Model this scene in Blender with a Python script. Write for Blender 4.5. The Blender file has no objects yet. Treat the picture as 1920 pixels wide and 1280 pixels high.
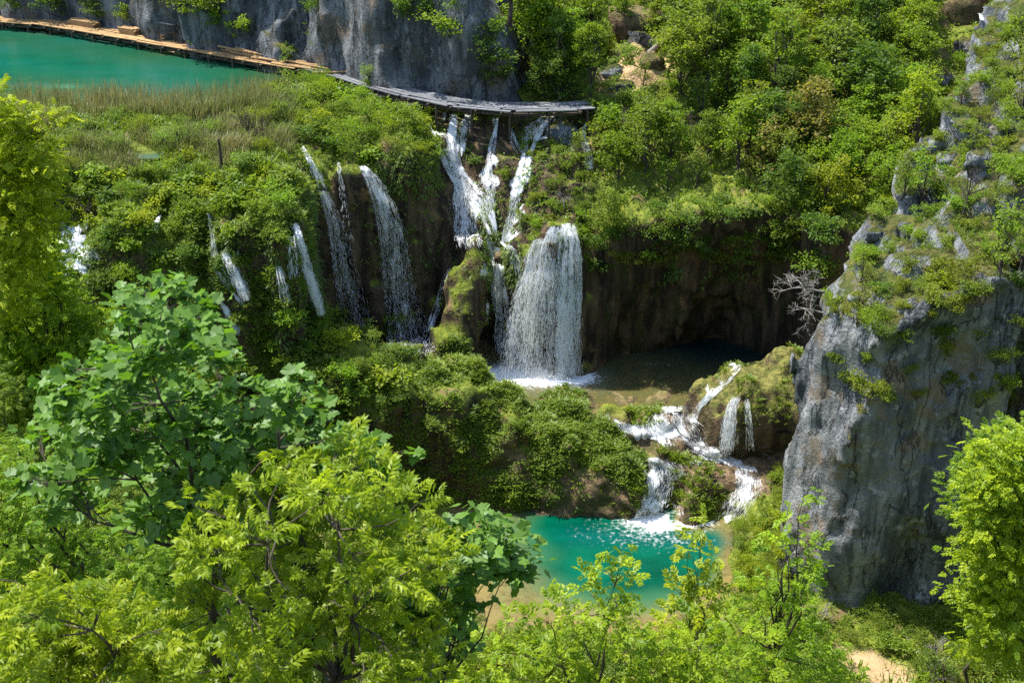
import bpy, math, random
import numpy as np
import openvdb as vdb
from mathutils import Vector
from mathutils.bvhtree import BVHTree

R = math.radians
SC = bpy.context.scene
COL = SC.collection
rng = np.random.default_rng(7)

# ------------------------------------------------------------------ camera
F_PX, PITCH, CAM_Z = 2318.0, R(28.0), 45.0
CP, SP = math.cos(PITCH), math.sin(PITCH)

def ray(u, v):
    a, b = (u-960)/F_PX, (640-v)/F_PX
    return np.array([a, CP+b*SP, -SP+b*CP])

def PZ(u, v, z):
    d = ray(u, v); t = (z-CAM_Z)/d[2]
    return np.array([d[0]*t, d[1]*t, z])

def PY(u, v, y):
    d = ray(u, v); t = y/d[1]
    return np.array([d[0]*t, y, CAM_Z+d[2]*t])

def proj(p):
    p = np.asarray(p, float)
    x, y, z = p[..., 0], p[..., 1], p[..., 2]-CAM_Z
    dep = y*CP - z*SP
    up = y*SP + z*CP
    return 960+F_PX*x/dep, 640-F_PX*up/dep

cam = bpy.data.cameras.new("camera")
camo = bpy.data.objects.new("camera", cam)
COL.objects.link(camo)
camo.location = (0, 0, CAM_Z)
camo.rotation_euler = (math.pi/2-PITCH, 0, 0)
cam.sensor_width = 36
cam.lens = 36*F_PX/1920
cam.clip_start, cam.clip_end = 0.1, 2000
cam.dof.use_dof = True
cam.dof.focus_distance = 68
cam.dof.aperture_fstop = 5.0
SC.camera = camo

# ------------------------------------------------------------------ light
SUN_EL, SUN_DIR = R(63), np.array([-0.88, 0.45])
SUN_DIR = SUN_DIR/np.linalg.norm(SUN_DIR)
to_sun = Vector((SUN_DIR[0]*math.cos(SUN_EL), SUN_DIR[1]*math.cos(SUN_EL), math.sin(SUN_EL)))
sl = bpy.data.lights.new("sun", 'SUN')
sl.energy, sl.angle, sl.color = 4.3, R(0.53), (1.0, 0.94, 0.84)
so = bpy.data.objects.new("sun", sl)
COL.objects.link(so)
so.location = (-40, 40, 90)
so.rotation_euler = to_sun.to_track_quat('Z', 'Y').to_euler()
W = bpy.data.worlds.new("World")
SC.world = W
W.use_nodes = True
_n = W.node_tree.nodes
sky = _n.new('ShaderNodeTexSky')
sky.sky_type = 'NISHITA'
sky.sun_disc = False
sky.sun_elevation = SUN_EL
sky.sun_rotation = math.atan2(to_sun.x, to_sun.y)
W.node_tree.links.new(sky.outputs[0], _n['Background'].inputs[0])
_n['Background'].inputs[1].default_value = 0.15
SC.view_settings.view_transform = 'Standard'
SC.view_settings.look = 'None'
SC.view_settings.exposure = 1.32
SC.cycles.max_bounces = 6
SC.cycles.diffuse_bounces = 3
SC.cycles.glossy_bounces = 2
SC.cycles.transmission_bounces = 4
SC.cycles.transparent_max_bounces = 10
SC.cycles.caustics_reflective = False
SC.cycles.caustics_refractive = False
SC.cycles.use_adaptive_sampling = False
SC.cycles.use_denoising = False

# ------------------------------------------------------------------ noise
_tab = np.random.default_rng(11).random((64, 64, 64)).astype(np.float32)*2-1

def vnoise(x, y, z):
    x, y, z = np.broadcast_arrays(np.float32(x), np.float32(y), np.float32(z))
    xi, yi, zi = np.floor(x).astype(np.int32), np.floor(y).astype(np.int32), np.floor(z).astype(np.int32)
    fx, fy, fz = x-xi, y-yi, z-zi
    fx, fy, fz = fx*fx*(3-2*fx), fy*fy*(3-2*fy), fz*fz*(3-2*fz)
    x0, y0, z0 = xi & 63, yi & 63, zi & 63
    x1, y1, z1 = (xi+1) & 63, (yi+1) & 63, (zi+1) & 63
    T = _tab
    a = T[x0, y0, z0]*(1-fx)+T[x1, y0, z0]*fx
    b = T[x0, y1, z0]*(1-fx)+T[x1, y1, z0]*fx
    c = T[x0, y0, z1]*(1-fx)+T[x1, y0, z1]*fx
    d = T[x0, y1, z1]*(1-fx)+T[x1, y1, z1]*fx
    return (a*(1-fy)+b*fy)*(1-fz)+(c*(1-fy)+d*fy)*fz

def fbm(x, y, z, octv=3, gain=0.5):
    s, a = 0, 1.0
    for k in range(octv):
        s = s+a*vnoise(x*2**k+17.3*k, y*2**k+5.1*k, z*2**k+9.7*k)
        a *= gain
    return s

def smax(a, b, k):
    h = np.clip(0.5+0.5*(a-b)/k, 0, 1)
    return b*(1-h)+a*h+k*h*(1-h)

def smin(a, b, k):
    return -smax(-a, -b, k)

def sd_poly(P, X, Y):
    P = np.asarray(P, float)
    d = np.full(X.shape, 1e9)
    ins = np.zeros(X.shape, bool)
    n = len(P)
    for i in range(n):
        ax, ay = P[i]; bx, by = P[(i+1) % n]
        ex, ey = bx-ax, by-ay
        wx, wy = X-ax, Y-ay
        t = np.clip((wx*ex+wy*ey)/(ex*ex+ey*ey+1e-9), 0, 1)
        d = np.minimum(d, (wx-ex*t)**2+(wy-ey*t)**2)
        c = (ay > Y) != (by > Y)
        with np.errstate(divide='ignore', invalid='ignore'):
            xc = ax+(Y-ay)/(by-ay if by != ay else 1e-9)*ex
        ins ^= c & (X < xc)
    d = np.sqrt(d)
    return np.where(ins, -d, d)

class Rbf:
    """smooth surface through scattered (x,y,z) control points"""
    def __init__(self, pts, k=0.5):
        self.p = np.array(pts, float)
        n = len(self.p)
        D = np.hypot(self.p[:, None, 0]-self.p[None, :, 0], self.p[:, None, 1]-self.p[None, :, 1])
        A = np.zeros((n+1, n+1))
        A[:n, :n] = -np.sqrt(D*D+k*k)
        A[:n, n] = A[n, :n] = 1
        A[:n, :n] += np.eye(n)*-0.02
        self.w = np.linalg.solve(A, np.append(self.p[:, 2], 0))
    def __call__(self, X, Y, k=0.5):
        out = np.full(np.shape(X), self.w[-1])
        for (px, py, _), w in zip(self.p, self.w[:-1]):
            out = out - w*np.sqrt((X-px)**2+(Y-py)**2+k*k)
        return out

def tag(o, label=None, cat=None, group=None, kind=None):
    if label: o['label'] = label
    if cat: o['category'] = cat
    if group: o['group'] = group
    if kind: o['kind'] = kind
    return o

def link_mesh(name, V, Fc, mat, parent=None, smooth=True, attrs=None):
    me = bpy.data.meshes.new(name)
    V = np.asarray(V, np.float32)
    if isinstance(Fc, np.ndarray):
        k = Fc.shape[1]
        me.vertices.add(len(V)); me.vertices.foreach_set('co', V.ravel())
        me.loops.add(Fc.size); me.loops.foreach_set('vertex_index', Fc.ravel().astype(np.int32))
        me.polygons.add(len(Fc))
        me.polygons.foreach_set('loop_start', np.arange(0, Fc.size, k, dtype=np.int32))
        me.update(calc_edges=True)
    else:
        me.from_pydata(V.tolist(), [], [list(map(int, f)) for f in Fc])
    me.polygons.foreach_set('use_smooth', np.full(len(me.polygons), smooth))
    for nm, arr in (attrs or {}).items():
        arr = np.asarray(arr, np.float32)
        if arr.ndim == 1:
            at = me.attributes.new(nm, 'FLOAT', 'POINT'); at.data.foreach_set('value', arr)
        else:
            at = me.attributes.new(nm, 'FLOAT_COLOR', 'POINT'); at.data.foreach_set('color', arr.ravel())
    if mat: me.materials.append(mat)
    o = bpy.data.objects.new(name, me)
    COL.objects.link(o)
    if parent: o.parent = parent
    return o

def polygonise(fn, lo, hi, h, band=2.5):
    """fn(X,Y,Z)->coarse distance (3d) ; fn.detail(x,y,z)->added offset near the surface"""
    lo = np.array(lo, float); n = np.ceil((np.array(hi)-lo)/h).astype(int)
    xs, ys, zs = (lo[i]+h*np.arange(n[i]) for i in range(3))
    f = fn[0](xs, ys, zs).astype(np.float32)
    m = np.abs(f) < band
    ii = np.nonzero(m)
    f[m] += fn[1](xs[ii[0]], ys[ii[1]], zs[ii[2]]).astype(np.float32)
    g = vdb.FloatGrid(5.0)
    g.copyFromArray(np.clip(f, -5, 5))
    pts, quads = g.convertToQuads(isovalue=0.0)
    V = pts*h+lo
    a = V[quads]-V.mean(0)
    if np.einsum('ij,ij->', a.mean(1), np.cross(a[:, 1]-a[:, 0], a[:, 2]-a[:, 0])) < 0: quads = quads[:, ::-1]
    return V, quads.copy()
# ------------------------------------------------------------------ ground heightfields and solids
LAKE_Z, MID_Z, LOW_Z = 20.0, 5.5, 1.5

def ptsZ(L): return [PZ(*p) for p in L]

GROUND = Rbf(ptsZ([
    # middle pool bed and rim
    (1050, 740, 4.9), (1150, 760, 5.0), (1250, 735, 4.7), (1000, 705, 4.6), (1200, 700, 4.4), (1300, 690, 3.6), (1200, 668, 3.6),
    (1400, 660, 3.6), (1060, 775, 5.55), (1120, 785, 5.6), (1180, 790, 5.62), (1225, 788, 5.55), (1262, 772, 5.3),
    # rapids
    (1150, 830, 4.7), (1210, 850, 4.1), (1300, 830, 4.2), (1380, 865, 3.6), (1230, 900, 3.1), (1300, 900, 3.5), (1380, 905, 3.2),
    (1205, 955, 1.7), (1280, 955, 2.1), (1340, 970, 1.6), (1400, 955, 2.3),
    # lower pool bed
    (1000, 950, 1.0), (1080, 945, 0.8), (1050, 1000, -.5), (1150, 1010, -1.2), (1250, 1030, -1.2), (1150, 1080, -1.1), (950, 1130, 1.25),
    (900, 1080, 1.3), (1000, 1150, 1.2), (1100, 1130, -.7), (1200, 1145, -.8), (1320, 1080, -1), (1300, 1140, -.6), (1060, 1085, -.5), (800, 1000, 1.2),
    (1385, 1020, 2.3), (1385, 1100, 2.3), (1450, 1100, 2.9), (1410, 990, 2.6), (1300, 1172, 1.9),
    (900, 1195, 1.75), (1100, 1195, 1.85), (1300, 1200, 2.2),
    (1560, 1190, 2.3), (1640, 1270, 2.4), (1750, 1230, 2.6), (1900, 1230, 3.4)]) + [
    (0, 40, 5), (20, 42, 3), (32, 44, 4), (0, 30, 13), (0, 15, 28), (0, 5, 39), (0, -5, 43.2), (-15, 40, 13), (-25, 50, 15), (-35, 60, 14),
    (-20, 58, 9), (-13, 57, 5), (-10, 50, 4.5), (-30, 30, 28), (-30, 15, 36), (25, 30, 12), (25, 15, 27), (45, 45, 9), (45, 30, 15),
    (-60, 45, 27), (-60, 20, 38), (-40, 62, 13), (-30, 66, 9), (60, 60, 8), (60, 90, 4), (0, 110, 4), (-60, 100, 4), (60, 20, 28), (0, -40, 52), (-60, -30, 52), (60, -30, 50),
    (-8, 69.5, 5), (-2, 70, 5), (-14, 69, 6), (-16, 62, 8)])

lipY = [(-60, 430, 65), (60, 440, 65.5), (130, 430, 66.8), (185, 455, 64.8), (250, 420, 65), (298, 405, 66.6), (350, 420, 65),
        (395, 400, 66.6), (430, 420, 65), (500, 430, 64.2), (545, 420, 65), (565, 380, 67.5), (580, 345, 70), (605, 350, 72),
        (640, 330, 72.4), (690, 315, 73.3), (740, 320, 73.3), (790, 310, 73.4), (835, 335, 74.3), (850, 415, 75), (900, 440, 73.6),
        (940, 445, 73), (975, 465, 71.3), (1000, 440, 70.4), (1050, 425, 70.2), (1085, 432, 70.5), (1108, 450, 71.2), (1180, 430, 70.3),
        (1300, 405, 69.8), (1400, 395, 70.2), (1480, 395, 69.5), (1540, 430, 67)]
LIP = [PY(*p) for p in lipY]
BAR_POLY = [(-90, 64)]+[tuple(p[:2]) for p in LIP]+[(24, 66), (34, 64), (130, 60), (130, 320), (-140, 320), (-140, 64)]
BARTOP = Rbf([p for p in LIP] + ptsZ([
    (-60, 190, 20.2), (0, 193, 20.15), (100, 203, 20.2), (200, 207, 20.2), (300, 214, 20.25), (390, 208, 20.2), (460, 190, 20.2), (520, 172, 20.2),
    (0, 100, 18.3), (150, 110, 18.3), (250, 130, 18.4), (350, 145, 18.5), (450, 150, 18.7), (100, 150, 18.3), (300, 178, 18.5), (0, 165, 18.5), (400, 180, 18.7), (540, 140, 19.6),
    (-80, 30, 20.3), (0, 30, 20.3), (120, 55, 20.1), (200, 62, 20.2), (330, 90, 20.25), (450, 108, 20.1), (560, 124, 20.1),
    (100, 300, 19.7), (300, 300, 19.5), (450, 300, 19.5), (250, 370, 18.7), (400, 370, 18.3), (100, 380, 18.4), (520, 300, 19.3), (20, 380, 18.6),
    (600, 190, 20.1), (700, 222, 20.1), (780, 245, 19.9), (620, 250, 19.6), (720, 280, 19.2), (560, 160, 20),
    (620, 150, 19.6), (700, 178, 19.6), (780, 200, 19.55),
    (830, 215, 19.5), (900, 214, 19.5), (1000, 216, 19.5), (1080, 220, 19.5), (870, 290, 17.6), (930, 350, 16.3), (1060, 320, 17.6), (990, 300, 17.6),
    (1120, 205, 20.2), (1150, 120, 22), (1230, 130, 22), (1200, 90, 22.3), (1300, 70, 23.2), (1130, 170, 21)]) + [
    (8, 76, 17.6), (16, 75, 17.8), (22, 75, 18.8), (10, 85, 20.8), (16, 88, 22), (25, 90, 24), (35, 92, 26), (0, 95, 21.8), (5, 100, 22.8),
    (20, 105, 25), (0, 125, 30), (40, 125, 34), (-80, 130, 24), (-80, 66, 17), (-140, 100, 22), (130, 100, 34), (0, 300, 70), (-120, 300, 70), (120, 300, 75), (0, 170, 42), (-100, 180, 40), (100, 170, 48)])

mnd = [(560, 760, 61.2), (640, 735, 61), (720, 745, 61.3), (800, 745, 61.8), (870, 760, 62), (940, 790, 62.2), (1000, 805, 62), (1080, 830, 61.6),
       (1150, 860, 61), (1200, 885, 60.4), (1222, 880, 60.9), (1200, 850, 62), (1130, 800, 63.2), (1060, 770, 64.3), (1000, 735, 65.2), (940, 700, 66), (880, 676, 66.8),
       (800, 655, 67), (720, 640, 67), (640, 612, 66.5), (560, 600, 66), (470, 640, 65), (470, 740, 61.5)]
MND = [PY(*p) for p in mnd]
MND_POLY = [tuple(p[:2]) for p in MND]
MNDTOP = Rbf([p for p in MND]+[PY(*p) for p in [(640, 650, 64), (720, 680, 64), (800, 690, 64.2), (880, 720, 64), (960, 750, 64), (1040, 800, 62.8), (1120, 840, 62)]])

def bar_batter(X):
    # left flank leans out, the amphitheatre is sheer, the grotto is undercut
    b = np.interp(X, [-40, -19, -15.5, -12, 1.5, 5.2, 7, 14, 18, 22], [.62, .62, .3, .03, .03, .12, -.22, -.36, -.2, .05])
    return b

PIL_A, PIL_B = PY(862, 660, 70.3), PY(884, 462, 72.2)
def terrain_coarse(xs, ys, zs):
    X, Y = np.meshgrid(xs, ys, indexing='ij')
    wx = fbm(X*.35, Y*.35, 3.3, 3)*0.55
    wy = fbm(X*.35+40, Y*.35, 8.1, 3)*0.55
    Xw, Yw = X+wx, Y+wy
    g = GROUND(X, Y)
    sb, tb, bb = sd_poly(BAR_POLY, Xw, Yw), BARTOP(X, Y), bar_batter(X)
    sm, tm = sd_poly(MND_POLY, Xw, Yw), MNDTOP(X, Y)
    tb = tb+fbm(X*.5, Y*.5, 1.7, 3)*.16*np.clip((tb-16)/2, 0, 1)
    Z = zs[None, None, :]
    fg = (Z-g[..., None])*.8
    fb = smax(sb[..., None]-bb[..., None]*np.maximum(tb[..., None]-Z, 0), (Z-tb[..., None])*.85, 0.9)
    mb = np.interp(X, [-7, -3.5, -1, 3, 8], [.02, .10, .38, .42, .30])
    fm = smax(sm[..., None]-mb[..., None]*(tm[..., None]-Z), (Z-tm[..., None])*.8, 1.4)
    f = smin(fg, fb, .8)
    f = smin(f, fm, .8)
    ax = PIL_B-PIL_A
    t = ((X[..., None]-PIL_A[0])*ax[0]+(Y[..., None]-PIL_A[1])*ax[1]+(Z-PIL_A[2])*ax[2])/ax.dot(ax)
    t = np.clip(t, -.2, 1)
    d = np.sqrt((X[..., None]-PIL_A[0]-ax[0]*t)**2+(Y[..., None]-PIL_A[1]-ax[1]*t)**2+(Z-PIL_A[2]-ax[2]*t)**2)
    f = smin(f, d-(1.75-1.1*t), .6)
    return f

def terrain_detail(x, y, z):
    # tufa: hanging flutes and bulges on the walls, hummocks on the tops, quiet pool beds
    fl = vnoise(x*.9, y*.9, z*.16)*.55+vnoise(x*2.1+9, y*2.1, z*.35)*.28
    hum = vnoise(x*1.1+31, y*1.1, z*1.1)*.30+vnoise(x*2.2, y*2.2+7, z*2.2)*.16
    quiet = np.where((z > 19.2) & (x < -13), .2, 1.0)
    quiet = np.where((z < 5.2) & (x > -3), .25, quiet)
    rap = (z > 1.2) & (z < 5.5) & (x > 5) & (x < 14) & (y > 59) & (y < 64.5)
    quiet = np.where(rap, .5, quiet)
    stp = np.where(rap, (np.abs(((z+vnoise(x*.5, y*.5, 3)*.8)*1.1) % 1.0-.5)-.25)*.9, 0)
    hm = (sd_poly(MND_POLY, x, y) < 2) & (y < 69)
    hb = np.where(hm, vnoise(x*1.5+3, y*1.5, z*1.5)*.28+np.abs(vnoise(x*.9, y*.9+8, z*.9))*.5-.2, 0)
    return (fl+hum)*quiet*.9+stp-hb

V, Q = polygonise((terrain_coarse, terrain_detail), (-52, 44.6, -2.5), (48, 118, 31), 0.3)
TER_V, TER_Q = V, Q

def flat_height(X, Y):
    g = GROUND(X, Y)
    sb = sd_poly(BAR_POLY, X, Y)
    return np.where(sb < 0, np.maximum(g, BARTOP(X, Y)), g)

# cliffs of grey limestone
RC_POLY = [(14.5, 53.6), (15.2, 52.3), (15.9, 51.0), (17.5, 50.6), (20, 50.9), (23.4, 50.5), (24.3, 51.6), (25.4, 50.6), (30, 49.6), (60, 46), (60, 112), (40, 100), (32, 84), (26, 72), (19, 61), (15.5, 56.5)]
RCTOP = Rbf([(12.6, 53.4, 15.6), (13.6, 55, 16.6), (15.4, 50.9, 16.8), (17.5, 50.8, 18.6), (20, 51, 20.2), (23.5, 50.6, 20.8), (27, 50.3, 21.4), (35, 49, 22.5), (16, 54, 18.6), (18, 57, 19.4), (20, 61, 20.6), (22, 56, 22.4), (26, 56, 23.6), (23, 66, 21.6), (26, 70, 22.6), (29, 78, 24.6),
              (30, 66, 25), (33, 60, 25.5), (36, 72, 28), (45, 60, 30), (38, 88, 29), (60, 50, 28), (60, 90, 38), (45, 75, 32)])
def rc_coarse(xs, ys, zs):
    X, Y = np.meshgrid(xs, ys, indexing='ij')
    Xw = X+fbm(X*.25, Y*.25, 3.3, 3)*.35; Yw = Y+fbm(X*.25+9, Y*.25, 6.3, 3)*.35
    s, t = sd_poly(RC_POLY, Xw, Yw), RCTOP(X, Y)+fbm(X*.45, Y*.45, 7.7, 3)*.8
    Z = zs[None, None, :]
    return smax(s[..., None]-.015*np.maximum(t[..., None]-Z, 0)-.05*np.sin(Z*.7), (Z-t[..., None])*.75, 1.1)
def rc_detail(x, y, z):
    # broad slabs with ridged cracks, rough top
    rdg = np.abs(vnoise(x*.45, y*.45, z*.2))
    rd2 = np.abs(vnoise(x*1.1+7, y*1.1, z*.55))
    crk = -np.maximum(0, .10-rdg)*4.2-np.maximum(0, .09-rd2)*1.6
    n = vnoise(x*.6+5, y*.6, z*.25)*.30-np.abs(vnoise(x*.42+11, y*.42, z*.16))*.75+.25+np.abs(vnoise(x*.9+3, y*.9, z*.4))*.3+vnoise(x*1.4, y*1.4+3, z*.6)*.13+vnoise(x*3.1, y*3.1, z*2.2)*.12+np.floor(vnoise(x*.55+40, y*.55, z*.22)*4)*.17*np.clip((17-z)/3, 0, 1)
    top = np.clip((z-15.5)/3, 0, 1)
    big = (np.abs(vnoise(x*.4+2, y*.4, z*.45+1))-.25)*1.9*top
    gap = np.exp(-((x-24.3+(z-14)*.05)/.45)**2)*np.clip((z-8)/4, 0, 1)*1.1
    return n-crk*.7+big+gap
RC_V, RC_Q = polygonise((rc_coarse, rc_detail), (9.5, 44.6, -1), (52, 104, 37), 0.27)

bcl = [(-400, -40), (-150, 8), (0, 26), (110, 38), (200, 50), (270, 62), (330, 80), (380, 90), (440, 96), (550, 114), (640, 134), (700, 152), (780, 170), (850, 184), (920, 190), (985, 194)]
BC = [PZ(u, v-4, 20.5) for u, v in bcl]
BC_POLY = [tuple(p[:2]) for p in BC]+[(2.5, 84), (2.0, 90), (-6, 135), (-140, 150)]
BCTOP = Rbf([(1.2, 80, 20.5), (0.2, 82, 22.5), (1.5, 86, 22.5), (-2.2, 82, 27), (-5, 82, 32), (-8, 83, 37), (-14, 88, 43), (-22, 93, 44), (-30, 98, 38), (-38, 104, 46), (-60, 116, 50), (-3, 95, 32), (-5, 110, 34), (-10, 130, 44), (-60, 140, 56), (-100, 130, 56)])
def bc_coarse(xs, ys, zs):
    X, Y = np.meshgrid(xs, ys, indexing='ij')
    Xw = X+fbm(X*.2, Y*.2, 3.3, 3)*.6; Yw = Y+fbm(X*.2+9, Y*.2, 6.3, 3)*.6
    s, t = sd_poly(BC_POLY, Xw, Yw), BCTOP(X, Y)
    Z = zs[None, None, :]
    return smax(s[..., None]-.06*np.maximum(t[..., None]-Z, 0), (Z-t[..., None])*.45, 1.0)
def bc_detail(x, y, z):
    n = vnoise(x*.35+5, y*.35, z*.2)*.9+vnoise(x*1.0, y*1.0+3, z*.5)*.4+vnoise(x*2.4, y*2.4, z*1.4)*.16
    rdg = np.abs(vnoise(x*.3+20, y*.3, z*.12))
    return n+np.maximum(0, .12-rdg)*4
BC_V, BC_Q = polygonise((bc_coarse, bc_detail), (-64, 76, 18.5), (5, 125, 52), 0.36)

# tufa boulder beside the rapids
BL_C, BL_R = np.array([14.1, 65.2, 5.0]), np.array([3.6, 2.7, 3.5])
def bl_coarse(xs, ys, zs):
    X, Y, Z = np.meshgrid(xs, ys, zs, indexing='ij')
    d = np.sqrt(((X-BL_C[0])/BL_R[0])**2+((Y-BL_C[1])/BL_R[1])**2+((Z-BL_C[2])/BL_R[2])**2)
    a = (d-1)*2.8
    d2 = np.sqrt(((X-17.2)/2.6)**2+((Y-65.5)/2.6)**2+((Z-5.2)/4.2)**2)
    return smin(a, (d2-1)*2.8, .9)
def bl_detail(x, y, z):
    return vnoise(x*.8, y*.8, z*.3)*.5+vnoise(x*2, y*2, z*.5)*.26+vnoise(x*4, y*4, z*2)*.1
BL_V, BL_Q = polygonise((bl_coarse, bl_detail), (8.5, 60, 0), (21, 70, 11), 0.18)
# ------------------------------------------------------------------ materials
class NT:
    def __init__(self, name):
        self.m = bpy.data.materials.new(name); self.m.use_nodes = True
        self.t = self.m.node_tree; self.t.nodes.clear()
        self.out = self.t.nodes.new('ShaderNodeOutputMaterial')
    def n(self, ty, **kw):
        nd = self.t.nodes.new(ty)
        for k, v in kw.items(): setattr(nd, k, v)
        return nd
    def set(self, sock, v):
        if hasattr(v, 'is_output') or isinstance(v, bpy.types.NodeSocket): self.t.links.new(v, sock)
        elif isinstance(v, tuple) and len(v) == 3 and sock.type == 'RGBA': sock.default_value = (*v, 1)
        else: sock.default_value = v
    def pos(self):
        return self.n('ShaderNodeNewGeometry').outputs['Position']
    def objpos(self):
        return self.n('ShaderNodeTexCoord').outputs['Object']
    def nz(self):
        s = self.n('ShaderNodeSeparateXYZ'); self.t.links.new(self.n('ShaderNodeNewGeometry').outputs['Normal'], s.inputs[0]); return s.outputs[2]
    def noise(self, vec, scale, detail=4, rough=.6, sx=None):
        if sx is not None:
            mp = self.n('ShaderNodeMapping'); self.set(mp.inputs[0], vec); mp.inputs['Scale'].default_value = sx; vec = mp.outputs[0]
        nd = self.n('ShaderNodeTexNoise'); self.set(nd.inputs['Vector'], vec)
        nd.inputs['Scale'].default_value = scale; nd.inputs['Detail'].default_value = detail; nd.inputs['Roughness'].default_value = rough
        return nd.outputs[0]
    def ramp(self, fac, lo, hi, a=0.0, b=1.0):
        nd = self.n('ShaderNodeMapRange'); self.set(nd.inputs[0], fac)
        for i, v in zip((1, 2, 3, 4), (lo, hi, a, b)): nd.inputs[i].default_value = v
        nd.interpolation_type = 'SMOOTHSTEP'
        return nd.outputs[0]
    def math(self, op, a, b=0.0):
        nd = self.n('ShaderNodeMath', operation=op); self.set(nd.inputs[0], a); self.set(nd.inputs[1], b); return nd.outputs[0]
    def mix(self, fac, a, b, mode='MIX'):
        nd = self.n('ShaderNodeMix', data_type='RGBA', blend_type=mode)
        self.set(nd.inputs[0], fac); self.set(nd.inputs[6], a); self.set(nd.inputs[7], b); return nd.outputs[2]
    def attr(self, name, col=False):
        nd = self.n('ShaderNodeAttribute', attribute_name=name); return nd.outputs['Color' if col else 'Fac']
    def bump(self, h, strength=.5, dist=.1):
        nd = self.n('ShaderNodeBump'); nd.inputs['Strength'].default_value = strength; nd.inputs['Distance'].default_value = dist
        self.set(nd.inputs['Height'], h); return nd.outputs[0]
    def principled(self, col, rough=.8, normal=None, spec=.3, **kw):
        p = self.n('ShaderNodeBsdfPrincipled'); self.set(p.inputs['Base Color'], col); self.set(p.inputs['Roughness'], rough)
        self.set(p.inputs['Specular IOR Level'], spec)
        for k, v in kw.items(): self.set(p.inputs[k], v)
        if normal is not None: self.t.links.new(normal, p.inputs['Normal'])
        return p.outputs[0]
    def done(self, sh):
        self.t.links.new(sh, self.out.inputs[0]); return self.m

def mat_terrain():
    k = NT('tufa_ground'); P = k.pos(); nz = k.nz()
    n1 = k.noise(P, .6, 5); n2 = k.noise(P, 2.6, 5); n3 = k.noise(P, 9, 4); drip = k.noise(P, 1.6, 5, .6, (1, 1, .14))
    wall = k.mix(k.ramp(drip, .38, .66), (.022, .016, .011), (.115, .078, .044))
    wall = k.mix(k.ramp(n1, .60, .74), wall, (.20, .125, .055))
    wall = k.mix(k.math('MULTIPLY', k.ramp(k.noise(P, 1.1, 5, .65, (1, 1, .35)), .52, .66), .8), wall, (.035, .048, .008))
    top = k.mix(k.ramp(n2, .40, .62), (.080, .115, .010), (.165, .195, .020))
    top = k.mix(k.ramp(n1, .52, .66), top, (.15, .105, .05))
    top = k.mix(k.ramp(n3, .62, .75), top, (.17, .13, .08))
    s = k.math('ADD', nz, k.math('MULTIPLY', k.math('SUBTRACT', n2, .5), .7))
    s = k.math('SUBTRACT', s, k.math('MULTIPLY', k.attr('wet'), .75))
    c = k.mix(k.ramp(s, .22, .60), wall, top)
    rock = k.mix(k.ramp(n2, .35, .65), (.060, .042, .024), (.20, .135, .075))
    rock = k.mix(k.ramp(n3, .55, .7), rock, (.26, .20, .13))
    rock = k.mix(k.ramp(n1, .5, .62), rock, (.065, .062, .020))
    c = k.mix(k.attr('bed'), c, rock)
    sand = k.mix(k.ramp(n2, .4, .65), (.44, .30, .17), (.36, .24, .13))
    sand = k.mix(k.ramp(n3, .60, .70), sand, (.20, .16, .09))
    c = k.mix(k.attr('sand'), c, sand)
    h = k.math('ADD', k.math('MULTIPLY', n3, .6), n2)
    return k.done(k.principled(c, .85, k.bump(h, .9, .22), .25))

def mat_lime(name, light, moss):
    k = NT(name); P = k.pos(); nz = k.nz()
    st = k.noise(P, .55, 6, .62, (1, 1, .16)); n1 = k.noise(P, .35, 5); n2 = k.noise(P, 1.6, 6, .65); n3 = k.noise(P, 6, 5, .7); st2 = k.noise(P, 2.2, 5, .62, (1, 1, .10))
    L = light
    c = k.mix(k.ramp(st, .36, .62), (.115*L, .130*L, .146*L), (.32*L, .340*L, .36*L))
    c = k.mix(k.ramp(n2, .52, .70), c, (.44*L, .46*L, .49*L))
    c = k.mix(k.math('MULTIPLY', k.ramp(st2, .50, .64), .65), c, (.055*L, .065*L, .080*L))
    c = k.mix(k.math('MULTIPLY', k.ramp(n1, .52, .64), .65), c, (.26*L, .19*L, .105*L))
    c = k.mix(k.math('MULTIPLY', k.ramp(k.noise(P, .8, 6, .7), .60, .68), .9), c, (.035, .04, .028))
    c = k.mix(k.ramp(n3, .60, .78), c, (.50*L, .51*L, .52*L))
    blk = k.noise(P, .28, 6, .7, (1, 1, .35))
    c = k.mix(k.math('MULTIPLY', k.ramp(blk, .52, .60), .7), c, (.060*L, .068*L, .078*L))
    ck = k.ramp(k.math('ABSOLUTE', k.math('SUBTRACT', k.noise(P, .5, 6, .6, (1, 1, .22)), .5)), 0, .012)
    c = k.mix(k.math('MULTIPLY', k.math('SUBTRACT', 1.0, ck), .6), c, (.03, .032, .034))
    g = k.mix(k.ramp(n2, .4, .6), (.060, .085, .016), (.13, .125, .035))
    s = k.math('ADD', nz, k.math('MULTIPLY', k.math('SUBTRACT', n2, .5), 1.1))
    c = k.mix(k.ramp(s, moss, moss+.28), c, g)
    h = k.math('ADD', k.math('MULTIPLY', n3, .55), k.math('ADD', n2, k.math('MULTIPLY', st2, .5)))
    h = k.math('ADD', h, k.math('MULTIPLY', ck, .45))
    return k.done(k.principled(c, .9, k.bump(h, 1.0, .5), .2))

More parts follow.
